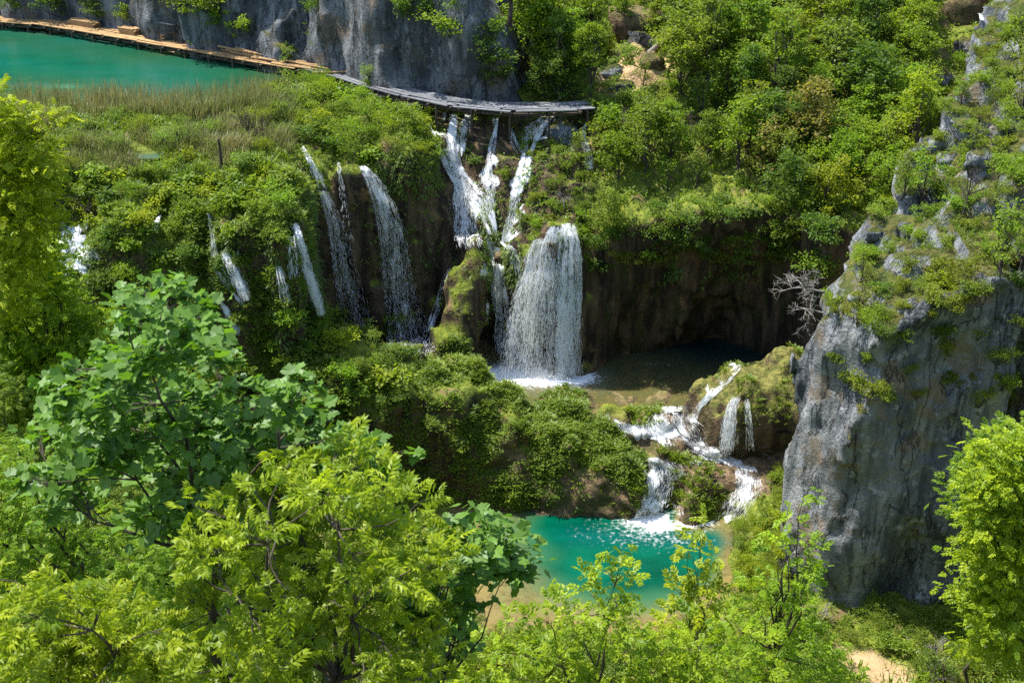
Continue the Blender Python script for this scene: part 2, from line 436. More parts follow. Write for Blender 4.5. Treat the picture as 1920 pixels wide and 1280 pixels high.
def mat_leaf(name, ca, cb, trans=.52, gloss=.012, tcol=(1.2, 1.34, .44)):
    k = NT(name)
    oi = k.n('ShaderNodeObjectInfo')
    c = k.mix(k.attr('var'), ca, cb)
    c = k.mix(1.0, c, oi.outputs['Color'], 'MULTIPLY')
    d = k.n('ShaderNodeBsdfDiffuse'); k.set(d.inputs[0], c)
    tc = k.mix(1.0, c, tcol, 'MULTIPLY')
    gm = k.n('ShaderNodeGamma'); k.set(gm.inputs[0], tc); gm.inputs[1].default_value = .82
    t = k.n('ShaderNodeBsdfTranslucent'); k.set(t.inputs[0], gm.outputs[0])
    m = k.n('ShaderNodeMixShader'); m.inputs[0].default_value = trans
    k.t.links.new(d.outputs[0], m.inputs[1]); k.t.links.new(t.outputs[0], m.inputs[2])
    g = k.n('ShaderNodeBsdfGlossy'); g.inputs['Roughness'].default_value = .5; k.set(g.inputs[0], (.9, .95, 1.0))
    m2 = k.n('ShaderNodeMixShader'); m2.inputs[0].default_value = gloss
    k.t.links.new(m.outputs[0], m2.inputs[1]); k.t.links.new(g.outputs[0], m2.inputs[2])
    return k.done(m2.outputs[0])

def mat_bark(name, a, b):
    k = NT(name); P = k.objpos()
    n = k.noise(P, 6, 5, .65, (1, 1, .3))
    return k.done(k.principled(k.mix(k.ramp(n, .35, .65), a, b), .9, k.bump(n, .6, .03), .15))

def mat_water(name, rough=.06, wav=1.6, bumps=.35, foamscale=4.5):
    k = NT(name); P = k.pos()
    n = k.noise(P, wav, 4, .6, (1, 1.6, 1)); n2 = k.noise(P, wav*4, 3, .6, (1, 1.6, 1))
    f = k.noise(P, foamscale, 6, .6); fm = k.attr('foam')
    mask = k.ramp(k.math('ADD', k.math('MULTIPLY', fm, 1.15), k.math('MULTIPLY', k.math('SUBTRACT', f, .5), 1.5)), .32, 1.15)
    mot = k.noise(P, 1.1, 6, .7, (1, 1.4, 1))
    base = k.mix(k.math('MULTIPLY', k.attr('shal'), k.ramp(mot, .40, .62)), k.attr('wcol', True), k.mix(k.ramp(n2, .3, .7), (.035, .045, .015), (.17, .12, .045)))
    col = k.mix(mask, base, (.80, .83, .84))
    rg = k.math('ADD', k.math('MULTIPLY', mask, .5), rough)
    h = k.math('ADD', n, k.math('ADD', k.math('MULTIPLY', n2, .35), k.math('MULTIPLY', mask, .9)))
    return k.done(k.principled(col, rg, k.bump(h, bumps, .12), .5, IOR=1.33))

def mat_film():
    """white water running over rock; streaks follow the run of each sheet (vertex attribute 'run')"""
    k = NT('white_water')
    a = k.n('ShaderNodeAttribute', attribute_name='flow')
    v = a.outputs['Vector']
    s = k.noise(v, 1.0, 6, .68)
    s2 = k.noise(k.pos(), 7, 5, .7)
    al = k.ramp(k.math('ADD', k.math('ADD', s, k.math('MULTIPLY', k.math('SUBTRACT', s2, .5), .55)), k.math('MULTIPLY', k.math('SUBTRACT', k.attr('dens'), .5), .9)), .44, .72)
    d = k.n('ShaderNodeBsdfDiffuse'); k.set(d.inputs[0], (.80, .83, .86))
    t = k.n('ShaderNodeBsdfTranslucent'); k.set(t.inputs[0], (.80, .84, .88))
    m = k.n('ShaderNodeMixShader'); m.inputs[0].default_value = .35
    k.t.links.new(d.outputs[0], m.inputs[1]); k.t.links.new(t.outputs[0], m.inputs[2])
    tr = k.n('ShaderNodeBsdfTransparent')
    m2 = k.n('ShaderNodeMixShader'); k.set(m2.inputs[0], al)
    k.t.links.new(tr.outputs[0], m2.inputs[1]); k.t.links.new(m.outputs[0], m2.inputs[2])
    return k.done(m2.outputs[0])

def mat_drop():
    k = NT('falling_water')
    d = k.n('ShaderNodeBsdfDiffuse'); k.set(d.inputs[0], (.82, .85, .88))
    t = k.n('ShaderNodeBsdfTranslucent'); k.set(t.inputs[0], (.82, .86, .90))
    m = k.n('ShaderNodeMixShader'); m.inputs[0].default_value = .45
    k.t.links.new(d.outputs[0], m.inputs[1]); k.t.links.new(t.outputs[0], m.inputs[2])
    return k.done(m.outputs[0])

def mat_wood(name, a, b, sc=3):
    k = NT(name); P = k.pos(); v = k.attr('var')
    n = k.noise(P, sc, 5, .65)
    c = k.mix(k.ramp(n, .35, .65), a, b)
    c = k.mix(k.math('MULTIPLY', v, .6), c, tuple(x*.45 for x in a))
    return k.done(k.principled(c, .8, k.bump(n, .4, .03), .2))

M_TER = mat_terrain()
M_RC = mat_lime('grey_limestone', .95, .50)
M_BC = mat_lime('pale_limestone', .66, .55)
M_LEAF = mat_leaf('leaf', (.076, .138, .011), (.176, .244, .022))
M_LEAFY = mat_leaf('young_leaf', (.082, .154, .006), (.318, .385, .015), .42, .015)
M_MAPLE = mat_leaf('maple_leaf', (.060, .128, .014), (.125, .235, .030), .36, .02, (1.1, 1.4, .3))
M_GRASS = mat_leaf('grass_blade', (.085, .152, .010), (.215, .285, .022), .38, .03)
M_REED = mat_leaf('reed_blade', (.10, .15, .02), (.26, .23, .09), .3, .03, (1, 1, .8))
M_BARK = mat_bark('bark', (.035, .028, .022), (.10, .085, .068))
M_DEAD = mat_bark('dead_wood', (.13, .12, .11), (.26, .24, .22))
M_WATER = mat_water('clear_water')
M_LAKE = mat_water('lake_surface', .10, 1.0, .18)
M_FILM, M_DROP = mat_film(), mat_drop()
M_PLANK = mat_wood('fresh_timber', (.42, .27, .13), (.30, .19, .09))
M_GREYPL = mat_wood('weathered_shaded_timber', (.12, .13, .145), (.20, .205, .215))  # weathered grey with the cliff's bluish shade mixed into the colour
M_DARKW = mat_wood('wet_timber', (.06, .045, .035), (.10, .08, .06))
# ------------------------------------------------------------------ build the setting
def in_poly_uv(V, poly):
    u, v = proj(V)
    return sd_poly(poly, u, v)      # px

def sstep(a, b, x):
    t = np.clip((x-a)/(b-a), 0, 1); return t*t*(3-2*t)

def wpoly(uvz, z):
    return [tuple(PZ(u, v, z)[:2]) for u, v in uvz]

V = TER_V
bed = (1-(V[:, 0] > 10.9)*(V[:, 1] < 60))*sstep(6.2, 5.4, V[:, 2])*sstep(-2.5, -.5, V[:, 0])*sstep(49.5, 50.5, V[:, 1])*(V[:, 1] < 72.5)
mdist = sd_poly(MND_POLY, V[:, 0], V[:, 1])
bed *= sstep(.1, .9, mdist+fbm(V[:, 0], V[:, 1], 0, 2)*.3)
CLEAR = wpoly([(1118, 178), (1135, 140), (1165, 112), (1150, 100), (1185, 92), (1205, 100), (1240, 108), (1262, 128), (1240, 148), (1200, 150), (1180, 165), (1150, 172)], 21.8)
sand = sstep(.5, -.4, sd_poly(CLEAR, V[:, 0], V[:, 1])+fbm(V[:, 0]*.6, V[:, 1]*.6, 4, 2)*.8)*(V[:, 2] > 18)
PATH = wpoly([(1535, 1185), (1580, 1200), (1640, 1222), (1700, 1262), (1710, 1330), (1600, 1330), (1590, 1265), (1560, 1225)], 2.4)
SHORE = wpoly([(140, 196), (260, 205), (280, 216), (190, 216), (150, 206)], 20.1)
SHORE2 = wpoly([(290, 84), (400, 96), (380, 106), (280, 98)], 20.1)
for pl in (PATH, SHORE, SHORE2):
    sand = np.maximum(sand, .9*sstep(.4, -.4, sd_poly(pl, V[:, 0], V[:, 1])+fbm(V[:, 0]*.8, V[:, 1]*.8, 4, 2)*.5)*((V[:, 2] < 4) | (V[:, 2] > 18)))
CASC = [(795, 205), (1120, 203), (1105, 300), (1085, 430), (940, 475), (845, 462)]
def casc_w(V):
    u, v = proj(V)
    return sstep(14, -14, sd_poly(CASC, u, v)+fbm(V[:, 0]*.9, V[:, 1]*.9, V[:, 2]*.9, 3)*34)*(V[:, 2] > 10)
wet = casc_w(V)*.8
terrain = tag(link_mesh('terrain', TER_V, TER_Q, M_TER, attrs=dict(bed=bed, sand=sand, wet=wet)), kind='structure')
rock_cliff = tag(link_mesh('rock_cliff', RC_V, RC_Q, M_RC), kind='structure')
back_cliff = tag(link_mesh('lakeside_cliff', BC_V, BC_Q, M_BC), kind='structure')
bl_n = len(BL_V)
boulder = tag(link_mesh('boulder', BL_V, BL_Q, M_TER, attrs=dict(bed=np.full(bl_n, .42), sand=np.zeros(bl_n))),
              'large rounded brown tufa boulder with water trickling over it beside the rapids', 'boulder')

# the surrounding hillsides, coarse, outside the modelled gorge
gx, gy = np.arange(-170, 171, 2.0), np.arange(-60, 300, 2.0)
X, Y = np.meshgrid(gx, gy, indexing='ij')
H = flat_height(X, Y)
H = H+fbm(X*.2, Y*.2, 2, 3)*.8
rcs = sd_poly(RC_POLY, X, Y); H = np.where(rcs < -1, np.maximum(H, RCTOP(X, Y)-.5), H)
bcs = sd_poly(BC_POLY, X, Y); H = np.where(bcs < -1, np.maximum(H, BCTOP(X, Y)-.7), H)
inside = (X > -51) & (X < 47) & (Y > 45.5) & (Y < 117)
H = np.where(inside, H-3.0, H)
nx, ny = X.shape
idx = np.arange(nx*ny).reshape(nx, ny)
q = np.stack([idx[:-1, :-1], idx[1:, :-1], idx[1:, 1:], idx[:-1, 1:]], -1).reshape(-1, 4)
ins2 = (X > -49) & (X < 45) & (Y > 48) & (Y < 115)
ii = ins2.ravel()[q].all(1)
z0 = np.zeros(nx*ny)
tag(link_mesh('hillside', np.stack([X, Y, H], -1).reshape(-1, 3), q[~ii], M_TER, attrs=dict(bed=z0, sand=z0)), kind='structure')
tag(link_mesh('ground', [(-3000, -3000, -4), (3000, -3000, -4), (3000, 3000, -4), (-3000, 3000, -4)], [(0, 1, 2, 3)], M_TER, attrs=dict(bed=np.zeros(4), sand=np.zeros(4))), kind='structure')

# one tree for rays: terrain, both cliffs, boulder
_vs, _fs, _o = [], [], 0
for vv, qq in ((TER_V, TER_Q), (RC_V, RC_Q), (BC_V, BC_Q), (BL_V, BL_Q)):
    _vs.append(vv); _fs.append(qq.astype(np.int64)+_o); _o += len(vv)
BVH = BVHTree.FromPolygons(np.concatenate(_vs).tolist(), np.concatenate(_fs).tolist())
NT_, NR_, NB_ = len(TER_Q), len(TER_Q)+len(RC_Q), len(TER_Q)+len(RC_Q)+len(BC_Q)
def hit(u, v):
    d = Vector(ray(u, v)).normalized()
    p, n, i, t = BVH.ray_cast(Vector((0, 0, CAM_Z)), d, 400)
    return (np.array(p), np.array(n), i) if p else (None, None, None)
def drop(x, y, z=60):
    p, n, i, t = BVH.ray_cast(Vector((x, y, z)), Vector((0, 0, -1)), 100)
    if p is None:
        return np.array([x, y, float(flat_height(np.array([x]), np.array([y]))[0])]), np.array([0, 0, 1.])
    return np.array(p), np.array(n)

# ------------------------------------------------------------------ water
def water(name, poly, z, step, colfn, mat):
    P = np.array(poly)
    xs = np.arange(P[:, 0].min()-step, P[:, 0].max()+step, step); ys = np.arange(P[:, 1].min()-step, P[:, 1].max()+step, step)
    X, Y = np.meshgrid(xs, ys, indexing='ij')
    nx, ny = X.shape; idx = np.arange(nx*ny).reshape(nx, ny)
    q = np.stack([idx[:-1, :-1], idx[1:, :-1], idx[1:, 1:], idx[:-1, 1:]], -1).reshape(-1, 4)
    sd = sd_poly(poly, X, Y).ravel()
    q = q[(sd[q] < 0).any(1)]
    Zw = z+fbm(X*.9, Y*1.4, 5, 2)*.012
    V = np.stack([X, Y, Zw], -1).reshape(-1, 3)
    col, foam, shal = colfn(V)
    used, inv = np.unique(q, return_inverse=True)
    return tag(link_mesh(name, V[used], inv.reshape(q.shape), mat, attrs=dict(wcol=np.c_[col, np.ones(len(col))][used], foam=foam[used], shal=shal[used])), kind='structure')

def lerpc(t, a, b):
    t = np.clip(t, 0, 1)[:, None]; return np.array(a)*(1-t)+np.array(b)*t

def seg_d(V, pts):
    d = np.full(len(V), 1e9)
    for a, b in zip(pts[:-1], pts[1:]):
        a, b = np.array(a[:2]), np.array(b[:2]); e = b-a
        t = np.clip(((V[:, :2]-a)@e)/(e@e+1e-9), 0, 1)
        d = np.minimum(d, np.hypot(*(V[:, :2]-a-t[:, None]*e).T))
    return d

LAKE_POLY = wpoly([(-400, 205), (0, 197), (150, 206), (300, 222), (390, 214), (470, 194), (530, 165), (560, 152), (600, 150), (590, 122), (330, 80), (200, 52), (0, 22), (-400, -45)], LAKE_Z)
def lake_col(V):
    b = flat_height(V[:, 0], V[:, 1]); dep = LAKE_Z-b
    u, v = proj(V)
    n = fbm(V[:, 0]*.12, V[:, 1]*.25, 1, 3)+.5*fbm(V[:, 0]*.35, V[:, 1]*.9, 4, 3)
    c = lerpc(dep/1.5+n*.30-.1, (.026, .070, .024), (.0, .084, .052))
    c = c*(1-.35*np.clip(n, 0, 1))[:, None]+np.array([0, .012, .03])*np.clip(-n, 0, 1)[:, None]
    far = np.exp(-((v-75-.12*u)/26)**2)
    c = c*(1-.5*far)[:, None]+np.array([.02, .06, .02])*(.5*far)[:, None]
    milk = np.exp(-((u-120)/28)**2-((v-163)/4)**2)+np.exp(-((u-490)/40)**2-((v-165)/7)**2)*.7
    c = c+np.array([.02, .10, .08])*milk[:, None]
    foam = sstep(540, 600, u)*.2
    shal = np.clip(.55-dep*.45, 0, .5)
    return c, foam, shal
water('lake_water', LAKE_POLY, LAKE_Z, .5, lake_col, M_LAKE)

MID_POLY = [(-16, 66), (-6, 66), (0, 65), (3, 64.2), (7.2, 64.15), (8.6, 64.7), (9.3, 65.1), (10.8, 65.2), (12, 64.6), (16, 63), (24, 63), (24, 78), (-16, 78)]
FB = [PZ(940, 700, MID_Z), PZ(1010, 708, MID_Z), PZ(1085, 706, MID_Z)]
def mid_col(V):
    dep = MID_Z-GROUND(V[:, 0], V[:, 1])
    c = lerpc(dep/1.6-.25+fbm(V[:, 0]*.4, V[:, 1]*.7, 1, 2)*.2, (.070, .072, .026), (.003, .018, .021))  # depth tint; its dark end also has the grotto's shade in the colour
    d = seg_d(V, FB)
    u, v = proj(V)
    foam = 1.1*np.exp(-(d/.9)**2)+.42*np.exp(-(d/2.2)**2)
    foam = np.maximum(foam, .75*np.exp(-((u-1255)/35)**2-((v-768)/9)**2))
    foam = np.maximum(foam, .36*np.exp(-((u-1230)/55)**2-((v-683)/5)**2))
    foam = np.maximum(foam, .08)
    c = lerpc(d/3.0, (.10, .14, .13), (0, 0, 0))*np.exp(-d/3)[:, None]+c
    return c, foam, np.clip(1.15-dep*.7, 0, .95)
water('middle_pool_water', MID_POLY, MID_Z, .3, mid_col, M_WATER)

LOW_POLY = [(-18, 45), (18, 45), (18, 60), (12.5, 61.2), (8.5, 62.5), (-18, 64)]
LF = [PZ(1195, 968, LOW_Z), PZ(1225, 972, LOW_Z)]
LF2 = [PZ(1225, 990, LOW_Z), PZ(1280, 984, LOW_Z), PZ(1330, 976, LOW_Z)]
def low_col(V):
    dep = LOW_Z-GROUND(V[:, 0], V[:, 1])
    u, v = proj(V)
    n = fbm(V[:, 0]*.35, V[:, 1]*.6, 1, 3)
    c = lerpc(dep/1.9+n*.16, (.19, .14, .05), (.035, .12, .045))
    t = np.clip(dep/1.3-.55+n*.14, 0, 1)
    c = c*(1-t)[:, None]+(np.array([.0, .066, .036])*(1+.35*fbm(V[:, 0]*.5, V[:, 1]*.9, 9, 3))[:, None])*t[:, None]
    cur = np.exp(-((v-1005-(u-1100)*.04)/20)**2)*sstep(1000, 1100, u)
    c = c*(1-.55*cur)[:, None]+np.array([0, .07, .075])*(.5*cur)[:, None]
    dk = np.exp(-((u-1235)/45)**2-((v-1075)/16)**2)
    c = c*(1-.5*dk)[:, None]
    d = np.minimum(seg_d(V, LF)*.8, seg_d(V, LF2)*2.2)
    foam = .95*np.exp(-(d/.6)**2)+.36*np.exp(-(d/2.8)**2)+.16*cur*(np.abs(n)+.5)
    return c, foam, np.clip(.95-dep*.62, 0, .75)
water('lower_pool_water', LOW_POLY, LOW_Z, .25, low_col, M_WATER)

# small stream in the marsh
STR = [(225, 250), (255, 262), (280, 278), (300, 290), (290, 305), (265, 300), (245, 280), (215, 262)]
def str_col(V):
    u, v = proj(V)
    return np.tile((.05, .10, .07), (len(V), 1)), .9*np.exp(-((u-258)/22)**2-((v-268)/9)**2), np.full(len(V), .15)
_p = [hit(u, v)[0] for u, v in STR]
water('stream_water', [tuple(p[:2]) for p in _p], float(np.sort([p[2] for p in _p])[2])+.04, .3, str_col, M_WATER)

# white-water films over rock: the rock's own surface lifted a few centimetres
def film(V, Q, polys, name, lift=.07, dens=.6, parent=None, sub=None):
    u, v = proj(V)
    sd = np.full(len(V), 1e9)
    for p in polys: sd = np.minimum(sd, sd_poly(p, u, v))
    q = Q[(sd[Q] < 16).all(1)]
    # keep the outer skin only, not rock lying behind
    keep = []
    O = Vector((0, 0, CAM_Z))
    for c in V[q].mean(1):
        d = Vector(c)-O; L = d.length
        h = BVH.ray_cast(O, d/L, L+5)
        keep.append(h[0] is None or h[3] > L-.8)
    q = q[np.array(keep, bool)]
    used, inv = np.unique(q, return_inverse=True)
    vv = V[used].copy(); q = inv.reshape(q.shape)
    a = vv[q]; n = np.cross(a[:, 1]-a[:, 0], a[:, 2]-a[:, 0])
    N = np.zeros_like(vv)
    for j in range(4): np.add.at(N, q[:, j], n)
    N /= np.linalg.norm(N, axis=1, keepdims=True)+1e-9
    w = fbm(vv[:, 0]*1.6, vv[:, 1]*1.6, vv[:, 2]*1.2, 3)
    vv = vv+N*(lift+.05*w[:, None]); vv[:, 2] += .03
    de = dens+np.clip(-sd[used]/18, -1, 1)*.45-.40+.55*fbm(vv[:, 0]*1.1, vv[:, 1]*1.1, vv[:, 2]*.8, 3)
    flow = np.c_[vv[:, 0]*4.2, vv[:, 1]*1.4, vv[:, 2]*.75, np.ones(len(vv))]
    return link_mesh(name, vv, q, M_FILM, parent, attrs=dict(flow=flow, dens=de))
# ------------------------------------------------------------------ waterfalls
def resample(st, n):
    st = np.array(st, float)
    L = np.r_[0, np.cumsum(np.hypot(np.diff(st[:, 0]), np.diff(st[:, 1])))]
    t = np.linspace(0, L[-1], n)
    return np.stack([np.interp(t, L, st[:, k]) for k in range(st.shape[1])], 1)

def fall_line(st, off=.25, free=True):
    """stations (u,v,halfwidth px): the water leaves the rock and can only come outwards as it falls"""
    S = resample(st, 40)
    ys, w = [], []
    last = 1e9
    for u, v, hw in S:
        best = 1e9
        for du in (-.6, 0, .6):
            p, n, i = hit(u+du*hw, v)
            if p is not None: best = min(best, p[1])
        y = best-off
        if free: y = min(y, last+.02)
        last = y; ys.append(y)
    ys = np.array(ys)
    k = np.ones(5)/5
    ys2 = np.convolve(np.r_[[ys[0]]*2, ys, [ys[-1]]*2], k, 'valid')
    if free: ys2 = np.minimum(ys2, ys+.15)
    P = np.array([PY(u, v, y) for (u, v, _), y in zip(S, ys2)])
    dep = P[:, 1]*CP-(P[:, 2]-CAM_Z)*SP
    return P, S[:, 2]*dep/F_PX

def strands(P, W, n, r, bulge=.35, wid=(.003, .009), ln=(.08, .40), thick=.22, fade=0.0, streams=7, spread=1.0):
    """thin ribbons of falling water scattered through the body of the fall"""
    m = len(P)
    cum = np.r_[0, np.cumsum(np.linalg.norm(np.diff(P, axis=0), axis=1))]
    L = cum[-1]
    t = r.random(n)
    if fade > 0: t = t[r.random(n) > fade*t**1.2]
    t = t[:int(len(t)*.9)]; n = len(t)
    sc = r.uniform(-1, 1, streams)
    sg = r.uniform(.03, .16, streams)[r.integers(0, streams, n)]
    lat = np.where(r.random(n) < .62, sc[r.integers(0, streams, n)]+r.normal(0, 1, n)*sg, r.uniform(-1, 1, n)*.98)
    lat = np.clip(lat, -1.15, 1.15)
    ln_ = r.uniform(*ln, n); wd = r.uniform(*wid, n)
    dz = r.normal(0, thick, n)
    ln_ = np.minimum(ln_, L*.5); s0 = t*(L-ln_*.9)
    K = 4
    vs = []
    ang = r.uniform(-.9, .9, n); wob = r.normal(0, .04, n)
    for k in range(K):
        s = np.clip(s0+ln_*(k/(K-1)), 0, L)
        c = np.stack([np.interp(s, cum, P[:, j]) for j in range(3)], 1)
        w = np.interp(s, cum, W)
        lt = lat*(1+.10*vnoise(s*.8, lat*1.5, 3.0))+wob
        c[:, 0] += lt*w*spread
        c[:, 1] += dz*np.minimum(1, .25+s/L*1.2)-np.abs(lt)*0-(1-lt*lt)*np.minimum(w*bulge, .5)
        tap = wd*(.45, 1, .9, .3)[k]
        dx = np.stack([np.cos(ang)*tap, np.sin(ang)*tap, np.zeros(n)], 1)
        vs += [c-dx, c+dx]
    V = np.stack(vs, 1).reshape(-1, 3)
    b = np.arange(n)[:, None]*2*K
    F = np.concatenate([np.c_[b+2*k, b+2*k+1, b+2*k+3, b+2*k+2] for k in range(K-1)])
    return V, F

def sheet(P, W, r, dens=.5, lay=2, thick=.15, nu=9, bulge=.35, patch=0.0, fade=0.0):
    Vs, Fs, fl, de, o = [], [], [], [], 0
    m = len(P)
    cum = np.r_[0, np.cumsum(np.linalg.norm(np.diff(P, axis=0), axis=1))]
    for l in range(lay):
        lt = np.linspace(-1, 1, nu)
        G = np.repeat(P[:, None, :], nu, 1).copy()
        G[..., 0] += lt[None]*(W*(1+.2*vnoise(cum*1.1, l*5.0, 2.0)))[:, None]
        G[..., 1] += -(1-lt[None]**2)*np.minimum(W*bulge, .5)[:, None]+(l-.5)*thick+fbm(G[..., 0]*1.8, G[..., 2]*.5, l*7.0+3, 2)*.10
        Vs.append(G.reshape(-1, 3))
        idx = np.arange(m*nu).reshape(m, nu)+o
        Fs.append(np.stack([idx[:-1, :-1], idx[1:, :-1], idx[1:, 1:], idx[:-1, 1:]], -1).reshape(-1, 4)); o += m*nu
        fl.append(np.stack([G[..., 0]*4.5+l*9, np.repeat(cum[:, None]*.55, nu, 1), np.full((m, nu), l*3.3), np.ones((m, nu))], -1).reshape(-1, 4))
        edge = np.clip((1-np.abs(lt))*2.2, 0, 1)
        de.append((np.repeat((dens-.02-.75*(1-edge))[None], m, 0)-fade*.55*np.linspace(0, 1, m)[:, None]+patch*fbm(G[..., 0]*1.3, G[..., 1]*1.3, G[..., 2]*.9, 2)).ravel())
    return np.concatenate(Vs), np.concatenate(Fs), np.concatenate(fl), np.concatenate(de)

FALL_N = 0
def waterfall(label, parts, films=None):
    """one fall = one thing; every separate stream of it is a part: a thin sheet plus loose strands"""
    global FALL_N
    FALL_N += 1
    r = np.random.default_rng(100+FALL_N)
    P0 = None
    root = bpy.data.objects.new('waterfall', None); COL.objects.link(root)
    tag(root, label, 'waterfall')
    for st, n, kw in parts:
        kw = dict(kw)
        dens = kw.pop('dens', .45); lay = kw.pop('lay', 2); free = kw.pop('free', True); off = kw.pop('off', .25); hug = kw.pop('hug', not free)
        if hug: kw['thick'] = .1
        if hug: kw['bulge'] = .03; Wx = 1.25; dens -= .08
        else: Wx = 1.0
        braid = kw.pop('braid', 4 if hug else 0)
        lines = []
        if braid:
            S = resample(st, 24); tt = np.linspace(0, 1, 24)
            for q in range(braid):
                o_ = r.uniform(-.8, .8); S2 = S.copy()
                S2[:, 0] += S[:, 2]*(o_+.5*vnoise(tt*3+q*9.1, FALL_N*3.0, q*2.0))
                S2[:, 2] = np.maximum(S[:, 2]*r.uniform(.22, .5), 2.0)
                a, b_ = sorted((r.uniform(-.15, .2), r.uniform(.8, 1.2)))
                S2 = S2[(tt >= a) & (tt <= b_)]
                lines.append((S2, max(60, int(n/braid))))
        else: lines.append((st, n))
        sh, sn, oo, o2 = [], [], 0, 0
        for st_, n_ in lines:
            P, Wd = fall_line(st_, off if not hug else min(off, .12), free)
            if P0 is None: P0 = P[-1].copy(); root.location = P0
            if hug: Wd = Wd*Wx*(1+.45*vnoise(P[:, 2]*1.1+7*FALL_N, P[:, 0]*.8, 2.0))
            V1, F1, fl, de = sheet(P, Wd, r, dens, lay, nu=5 if hug else 9, bulge=kw.get('bulge', .35), patch=.6 if hug else .15, fade=kw.get('fade', 0.0))
            sh.append((V1, F1+oo, fl, de)); oo += len(V1)
            V2, F2 = strands(P, Wd, n_, r, **kw); sn.append((V2, F2+o2)); o2 += len(V2)
        a = link_mesh('water_sheet', np.concatenate([q[0] for q in sh])-P0, np.concatenate([q[1] for q in sh]), M_FILM, root, attrs=dict(flow=np.concatenate([q[2] for q in sh]), dens=np.concatenate([q[3] for q in sh])))
        V2, F2 = np.concatenate([q[0] for q in sn]), np.concatenate([q[1] for q in sn])
        b = link_mesh('water_strands', V2-P0, F2, M_DROP, root)
    for V, Q, polys, d in (films or []):
        o = film(V, Q, polys, 'water_film', dens=d, parent=root)
        o.location = -P0
    return root

T = (TER_V, TER_Q)
waterfall('thin bluish waterfall left of the widest veil, falling from a mossy notch into shade', [
    ([(557, 262, 5), (575, 292, 6), (596, 335, 8), (606, 356, 9)], 700, dict(hug=True, dens=.55)),
    ([(606, 356, 9), (622, 400, 13), (638, 460, 20), (655, 540, 27), (674, 612, 30)], 3200, dict(dens=.52, fade=.5, wid=(.003, .008))),
    ([(634, 300, 3), (640, 345, 5), (648, 400, 8), (655, 450, 10)], 260, dict(dens=.22, wid=(.004, .010)))])
waterfall('widest veil of the two left free falls, pouring over the dark hollow wall', [
    ([(680, 311, 7), (700, 335, 13), (718, 375, 21), (735, 430, 26), (748, 520, 29), (762, 600, 36), (775, 660, 44)], 6500, dict(dens=.58, fade=.35, wid=(.003, .008)))])
waterfall('branching white cascade at the left end of the shaded boardwalk', [
    ([(850, 211, 7), (847, 250, 9), (851, 290, 12), (862, 320, 16)], 900, dict(hug=True, dens=.6)),
    ([(815, 240, 8), (822, 272, 11), (845, 312, 14), (868, 345, 20), (890, 372, 22), (905, 395, 18), (918, 425, 12), (926, 448, 9)], 2600, dict(hug=True, dens=.62)),
    ([(874, 213, 4), (866, 255, 6), (862, 295, 9)], 380, dict(hug=True, dens=.5)),
    ([(872, 352, 14), (870, 390, 20), (872, 430, 24), (880, 462, 26)], 1500, dict(dens=.34, wid=(.004, .012)))],
    [(TER_V, TER_Q, [[(840, 210), (862, 212), (860, 300), (900, 365), (925, 380), (932, 450), (905, 452), (880, 400), (850, 345), (815, 290), (800, 245), (812, 235), (838, 290)], [(864, 212), (880, 212), (872, 300), (858, 310)], [(850, 345), (880, 365), (895, 460), (862, 462)]], .7)])
waterfall('narrow white waterfall straight below the middle of the boardwalk, between two mossy pillars', [
    ([(930, 222, 5), (924, 255, 7), (915, 300, 10), (912, 345, 12), (917, 390, 11), (926, 435, 8)], 1500, dict(hug=True, dens=.5))],
    [(TER_V, TER_Q, [[(922, 222), (936, 222), (930, 300), (930, 400), (934, 445), (915, 440), (900, 340), (912, 280)]], .6)])
waterfall('long slanting white cascade down the mossy rocks under the right part of the boardwalk', [
    ([(1030, 217, 12), (1012, 232, 14), (1000, 255, 14), (990, 282, 11), (980, 320, 12), (970, 352, 12), (960, 400, 9), (946, 452, 10)], 2300, dict(hug=True, dens=.62)),
    ([(955, 236, 3), (963, 265, 5), (976, 292, 7)], 260, dict(hug=True, dens=.45)),
    ([(1062, 222, 5), (1058, 245, 6), (1035, 254, 8), (1005, 262, 6)], 350, dict(dens=.5, free=False))],
    [(TER_V, TER_Q, [[(1000, 218), (1060, 215), (1068, 240), (1030, 256), (1003, 262), (995, 320), (985, 360), (965, 455), (940, 455), (955, 400), (965, 340), (975, 290), (990, 245)]], .75)])
waterfall('short white fall at the right end of the boardwalk beside the forest', [
    ([(1098, 234, 6), (1093, 258, 8), (1100, 285, 9), (1106, 315, 10)], 600, dict(dens=.6))])
